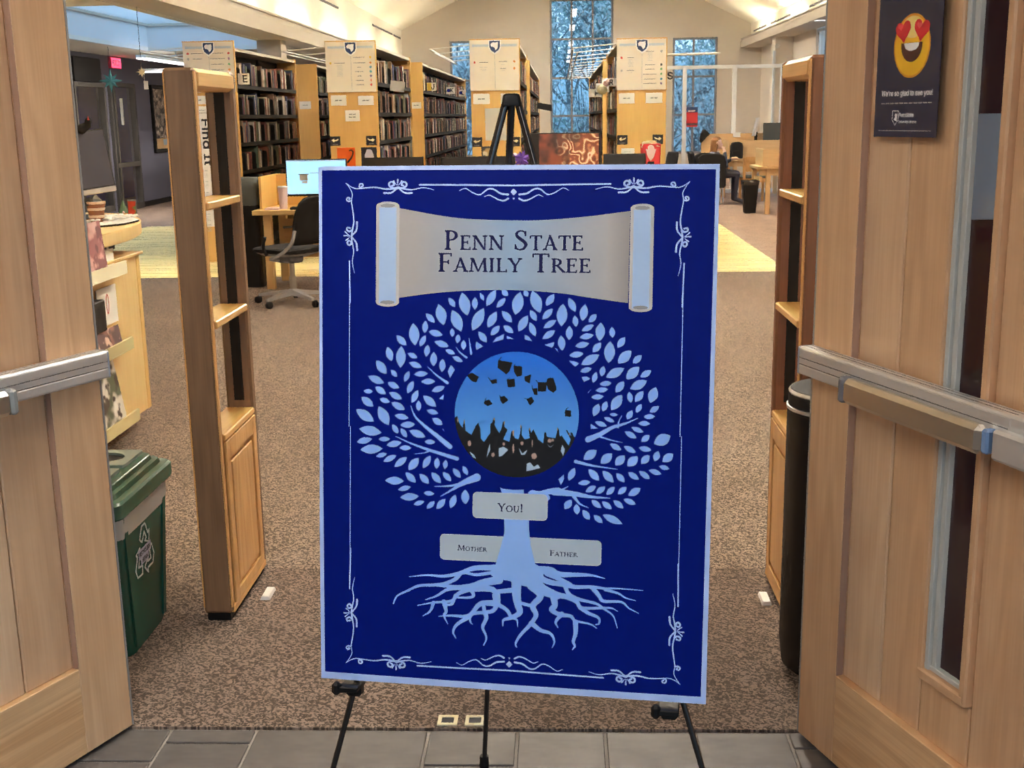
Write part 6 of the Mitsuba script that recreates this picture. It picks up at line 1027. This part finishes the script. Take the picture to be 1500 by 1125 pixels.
def sled_chair(x, y, a, lab, bz=.62):
    k = thing('lounge_chair', lab, 'chair'); M = rz(a, (x, y, 0)); t = lambda m: tr(m, M)
    part(k, 'seat', t(loft([rrect(.0, 0, w, d, .08, z) for z, w, d in ((.40, .46, .46), (.42, .50, .50), (.46, .50, .50), (.475, .46, .46))])), 'black_matte', 40)
    part(k, 'backrest', t(loft([np.array([[-.23 - (z - .4) * .18 + o, w / 2 * u, z] for u, o in ((-1, 0), (-.8, .03), (.8, .03), (1, 0), (.8, -.05), (-.8, -.05))]) for z, w in ((.44, .44), (.50, .50), (bz + .20, .50), (bz + .26, .46), (bz + .29, .36))])), 'black_matte', 40)
    for s in (-1, 1): part(k, 'leg', t(tube([(.20, s * .22, .42), (.22, s * .23, .02), (-.24, s * .23, .02), (-.22, s * .22, .42)], .014, 8)), 'silver', 40)
    return k
k = thing('backpack', 'black rounded backpack standing on the carrel behind the wooden chair', 'backpack'); part(k, 'body', loft([np.c_[rrect(3.20, 21.99, w, .08, .03, 0)[:, :2], np.full(20, z)] for z, w in ((.747, .20), (.76, .23), (.96, .23), (1.01, .20), (1.035, .13), (1.04, .08))]), 'black_matte', 40); part(k, 'pocket', box(3.12, 3.28, 21.925, 21.96, .77, .89, .012), 'black')
ck = sled_chair(2.60, 21.05, 0.0, 'black upholstered armchair with the seated reader')
for s in (-1, 1): part(ck, 'armrest', loft([rrect(2.60, 21.05 + s * .30, w, .07, .03, z) for z, w in ((.30, .46), (.33, .50), (.74, .50), (.82, .46), (.86, .36), (.875, .26))]), 'black_matte', 40)
sled_chair(2.05, 24.9, math.radians(200), 'black upholstered chair behind the poster edge by the far window', .5)
k = thing('waste_bin', 'black tapered waste bin on the carpet beside the study carrel', 'waste bin')
part(k, 'body', loft([rrect(2.995, 19.02, w, d, .03, z) for z, w, d in ((.004, .17, .17), (.02, .18, .18), (.47, .245, .245), (.50, .255, .255), (.505, .255, .255))]), 'black', 30)
part(k, 'bag_rim', loft([rrect(2.995, 19.02, w, w, .04, z) for z, w in ((.44, .25), (.46, .262), (.505, .266), (.515, .25))], cap=False), 'black_gloss', 30); part(k, 'bag_knot', box(2.97, 3.03, 18.885, 18.90, .485, .515, .005), 'grey_plastic')
single('dark_coat', hull([(x, y, z) for x, y, z in ((2.70, 23.3, 1.17), (2.88, 23.3, 1.17), (2.74, 23.4, 1.25), (2.78, 23.3, 1.26), (2.68, 23.32, 1.02), (2.71, 23.3, 1.0), (2.69, 23.4, 1.1))]), 'black_matte', 'black coat draped on the end of the study desk screen', 'coat')
# the seated reader, in profile, chin on hand
P = lambda x, y, z: np.array([2.66 + x, 21.05 + y, z])
hip, chest, neck, head = P(-.06, 0, .53), P(.02, 0, .80), P(.05, 0, .92), P(.075, 0, 1.035)
k = thing('person', 'woman with long light brown hair in a dark jacket seated at the far desk', 'person')
bones = [((hip, .13), (chest, .125)), ((chest + [0, -.11, .05], .055), (chest + [0, .11, .05], .055)), ((chest, .10), (neck, .05)), ((neck, .045), (head + [-.01, 0, -.05], .048)), ((head + [-.015, 0, .025], .083), (head + [.022, 0, -.04], .058)), ((head + [.05, 0, -.065], .03), (head + [.03, 0, -.05], .05)), ((head + [.075, 0, -.005], .012), (head + [.088, 0, -.022], .010))]
for s in (-1, 1):
    sh, kn, an = P(.02, s * .15, .85), P(.40, s * .10, .52), P(.38, s * .10, .09)
    bones += [((hip + [.02, s * .07, 0], .095), (kn, .062)), ((kn, .058), (an, .036)), ((an, .036), (an + [.15, 0, -.05], .030))]
    if s < 0: el, wr = P(.20, -.20, .66), P(.19, -.06, .90)
    else: el, wr = P(.14, .20, .64), P(.36, .12, .78)
    bones += [((sh, .054), (el, .040)), ((el, .040), (wr, .026)), ((wr, .026), (wr + (np.array([-.02, .02, .06]) if s < 0 else np.array([.06, -.01, .0])), .028))]
    hd = wr + (np.array([-.02, .02, .06]) if s < 0 else np.array([.06, -.01, .0]))
    for t in range(4):
        o = np.array([.010 * (t - 1.5), .0, 0]) if s < 0 else np.array([0, .014 * (t - 1.5), 0]); tip = hd + o * 1.3 + (np.array([-.035, .012, .035 - .004 * abs(t - 1.5)]) if s < 0 else np.array([.06 - .006 * abs(t - 1.5), 0, -.012])); bones.append(((hd + o, .010), (tip, .007)))
    bones.append(((hd, .012), (hd + (np.array([.03, .0, .02]) if s < 0 else np.array([.015, -.045, 0])), .008)))
body = blob(bones, .014, 8)
v = body.vertices; hand_r, hand_l = P(.17, -.04, .96), P(.42, .11, .78)
def skin_here(p): return (p[2] > .915 and p[0] > 2.66 - .02) or np.linalg.norm(p - hand_r) < .085 or np.linalg.norm(p - hand_l) < .09
cols = np.array([S(226, 184, 160) if skin_here(p) else (S(26, 28, 44) if p[2] < .62 and p[0] > 2.72 or p[2] < .5 else S(24, 26, 38)) for p in v])
scene[k + '__body'] = mikit.ply(body, 'vcol', True, color=cols)
hb = [((head + [-.03, 0, .045], .082), (head + [-.05, 0, -.03], .072)), ((head + [-.05, 0, -.02], .070), (head + [-.085, 0, -.16], .050)), ((head + [-.085, 0, -.16], .050), (head + [-.10, 0, -.24], .022)), ((head + [.015, 0, .075], .045), (head + [-.03, 0, .05], .07)), ((head + [-.03, -.06, -.02], .035), (head + [-.055, -.06, -.18], .028))]
part(k, 'hair', blob(hb, .012, 6), 'hair', True)
part(k, 'eye', tr(trimesh.creation.icosphere(1, .008), np.array(T().translate(list(head + [.062, -.034, .006])).matrix, float)), 'ink', True); part(k, 'lips', tr(trimesh.creation.icosphere(1, .010), np.array(T().translate(list(head + [.072, 0, -.062])).scale([.8, 1.4, .6]).matrix, float)), 'dot_r', True)
part(k, 'collar', lathe([(.06, 0), (.066, .015), (.058, .03)], 16, tuple(neck + [0, 0, -.035])), 'paper', 40)

# ------------------------------------------------------------------ outdoors beyond the far wall
struct('ground', (np.array([[-70, 32.3, -.3], [70, 32.3, -.3], [70, 55, .6], [-70, 55, .6], [70, 110, 7.0], [-70, 110, 7.0]], float), np.array([[0, 1, 2], [0, 2, 3], [3, 2, 4], [3, 4, 5]])), 'winter_ground')
def tree(x, y, h, seed, lab, leafy):
    r = random.Random(seed); nr = np.random.RandomState(seed); k = thing('tree', lab, 'tree', None); tips, br = [], []
    gz = -.35 + max(0, (y - 32.3) * .039)
    def grow(p, d, L, rad, lev):
        q = [p]; n = 3
        for _ in range(n):
            d = d + np.array([r.uniform(-.22, .22), r.uniform(-.22, .22), r.uniform(-.05, .14)]); d /= np.linalg.norm(d); q.append(q[-1] + d * L / n)
        br.append(tube(q, np.linspace(rad, rad * .55, n + 1), 5 if lev > 1 else 7))
        if lev >= 4: tips.append(q[-1]); tips.append(q[1]); return
        for c in range(4 if lev < 2 else 3):
            a = r.uniform(0, 6.283); s = r.uniform(.5, 1.0); b = d + s * np.array([math.cos(a), math.sin(a), r.uniform(-.1, .4)]); grow(q[r.choice([1, 2, 3])], b / np.linalg.norm(b), L * r.uniform(.55, .75), rad * .55, lev + 1)
    grow(np.array([x, y, gz]), np.array([0, 0, 1.]), h * .34, h * .012, 0)
    part(k, 'trunk', br[0], 'bark'); part(k, 'branches', cat(br[1:]), 'bark')
    V = []
    for p in tips:
        for _ in range(leafy):
            c = p + nr.normal(0, .45, 3); a, b = nr.normal(0, 1, 3), nr.normal(0, 1, 3); a /= np.linalg.norm(a); b -= a * (a @ b); b /= np.linalg.norm(b); s = nr.uniform(.05, .12); V += [c - a * s, c + b * s * .5, c + a * s, c - b * s * .5]
    if V:
        V = np.array(V); n = len(V) // 4; F = np.arange(n)[:, None] * 4 + np.array([[0, 1, 2, 3]]); q = part(k, 'foliage', (V, F), 'foliage' if seed % 2 else 'foliage2')
rt = random.Random(17)
TL = [(-.7, 46, 9), (1.9, 49, 10), (3.9, 45, 9), (6.3, 48, 9.5), (-3.6, 47, 9), (.5, 57, 11.5), (4.6, 58, 11.5), (-6.5, 54, 10.5), (8.0, 55, 10.5), (2.3, 66, 13), (-2.6, 64, 13), (10.5, 62, 12)]
DS = ['slender bare limbed', 'taller pale', 'low forking', 'broad grey', 'leaning thin', 'distant tall', 'distant broad', 'far left', 'far right', 'farthest', 'farther thin', 'rightmost']
for i, (x, y, h) in enumerate(TL): tree(x, y, h, 60 + i, '%s tree with sparse leaves outside the far windows' % DS[i], 8)

def shrub(x, y, r0, seed, lab):
    nr = np.random.RandomState(seed); k = thing('shrub', lab, 'shrub'); gz = -.35 + (y - 32.3) * .039; br, V = [], []
    for _ in range(26):
        a, e = nr.uniform(0, 6.283), nr.uniform(.35, 1.45); d = np.array([math.cos(a) * math.cos(e), math.sin(a) * math.cos(e), math.sin(e)]); L = r0 * nr.uniform(.7, 1.25); b = np.array([x, y, gz])
        m_ = b + d * L * .55 + nr.normal(0, .08, 3); tip = b + d * L + np.array([0, 0, .15]) + nr.normal(0, .12, 3); br.append(tube([b, m_, tip], [.03, .02, .008], 4))
        for t in range(20):
            c = m_ + (tip - m_) * nr.uniform(-.3, 1.05) + nr.normal(0, .22, 3); p, q = nr.normal(0, 1, 3), nr.normal(0, 1, 3); p /= np.linalg.norm(p); q -= p * (p @ q); q /= np.linalg.norm(q); s = nr.uniform(.04, .10); V += [c - p * s, c + q * s * .5, c + p * s, c - q * s * .5]
    part(k, 'stems', cat(br), 'bark'); V = np.array(V); part(k, 'foliage', (V, np.arange(len(V) // 4)[:, None] * 4 + np.array([[0, 1, 2, 3]])), 'foliage2' if seed % 3 else 'foliage')
WHERE = ['below the left window', 'at the left edge of the middle window', 'low in the middle window', 'at the right edge of the middle window', 'between the middle and right windows', 'at the left of the right window', 'low in the right window', 'right of the right window', 'far behind the left window', 'far behind the middle window', 'far behind the right window', 'farthest behind the middle window']
for i, (x, y, r0) in enumerate(((-3.2, 39, 2.2), (-.5, 40, 2.3), (.9, 41.5, 2.4), (2.2, 40, 2.2), (3.5, 41, 2.3), (4.4, 39, 2.0), (5.3, 40.5, 2.3), (7.0, 41, 2.4), (-4.5, 50, 3.2), (1.0, 52, 3.4), (6.0, 51, 3.3), (2.8, 58, 3.8))): shrub(x, y, r0, 200 + i, 'pale twiggy shrub outside, ' + WHERE[i])
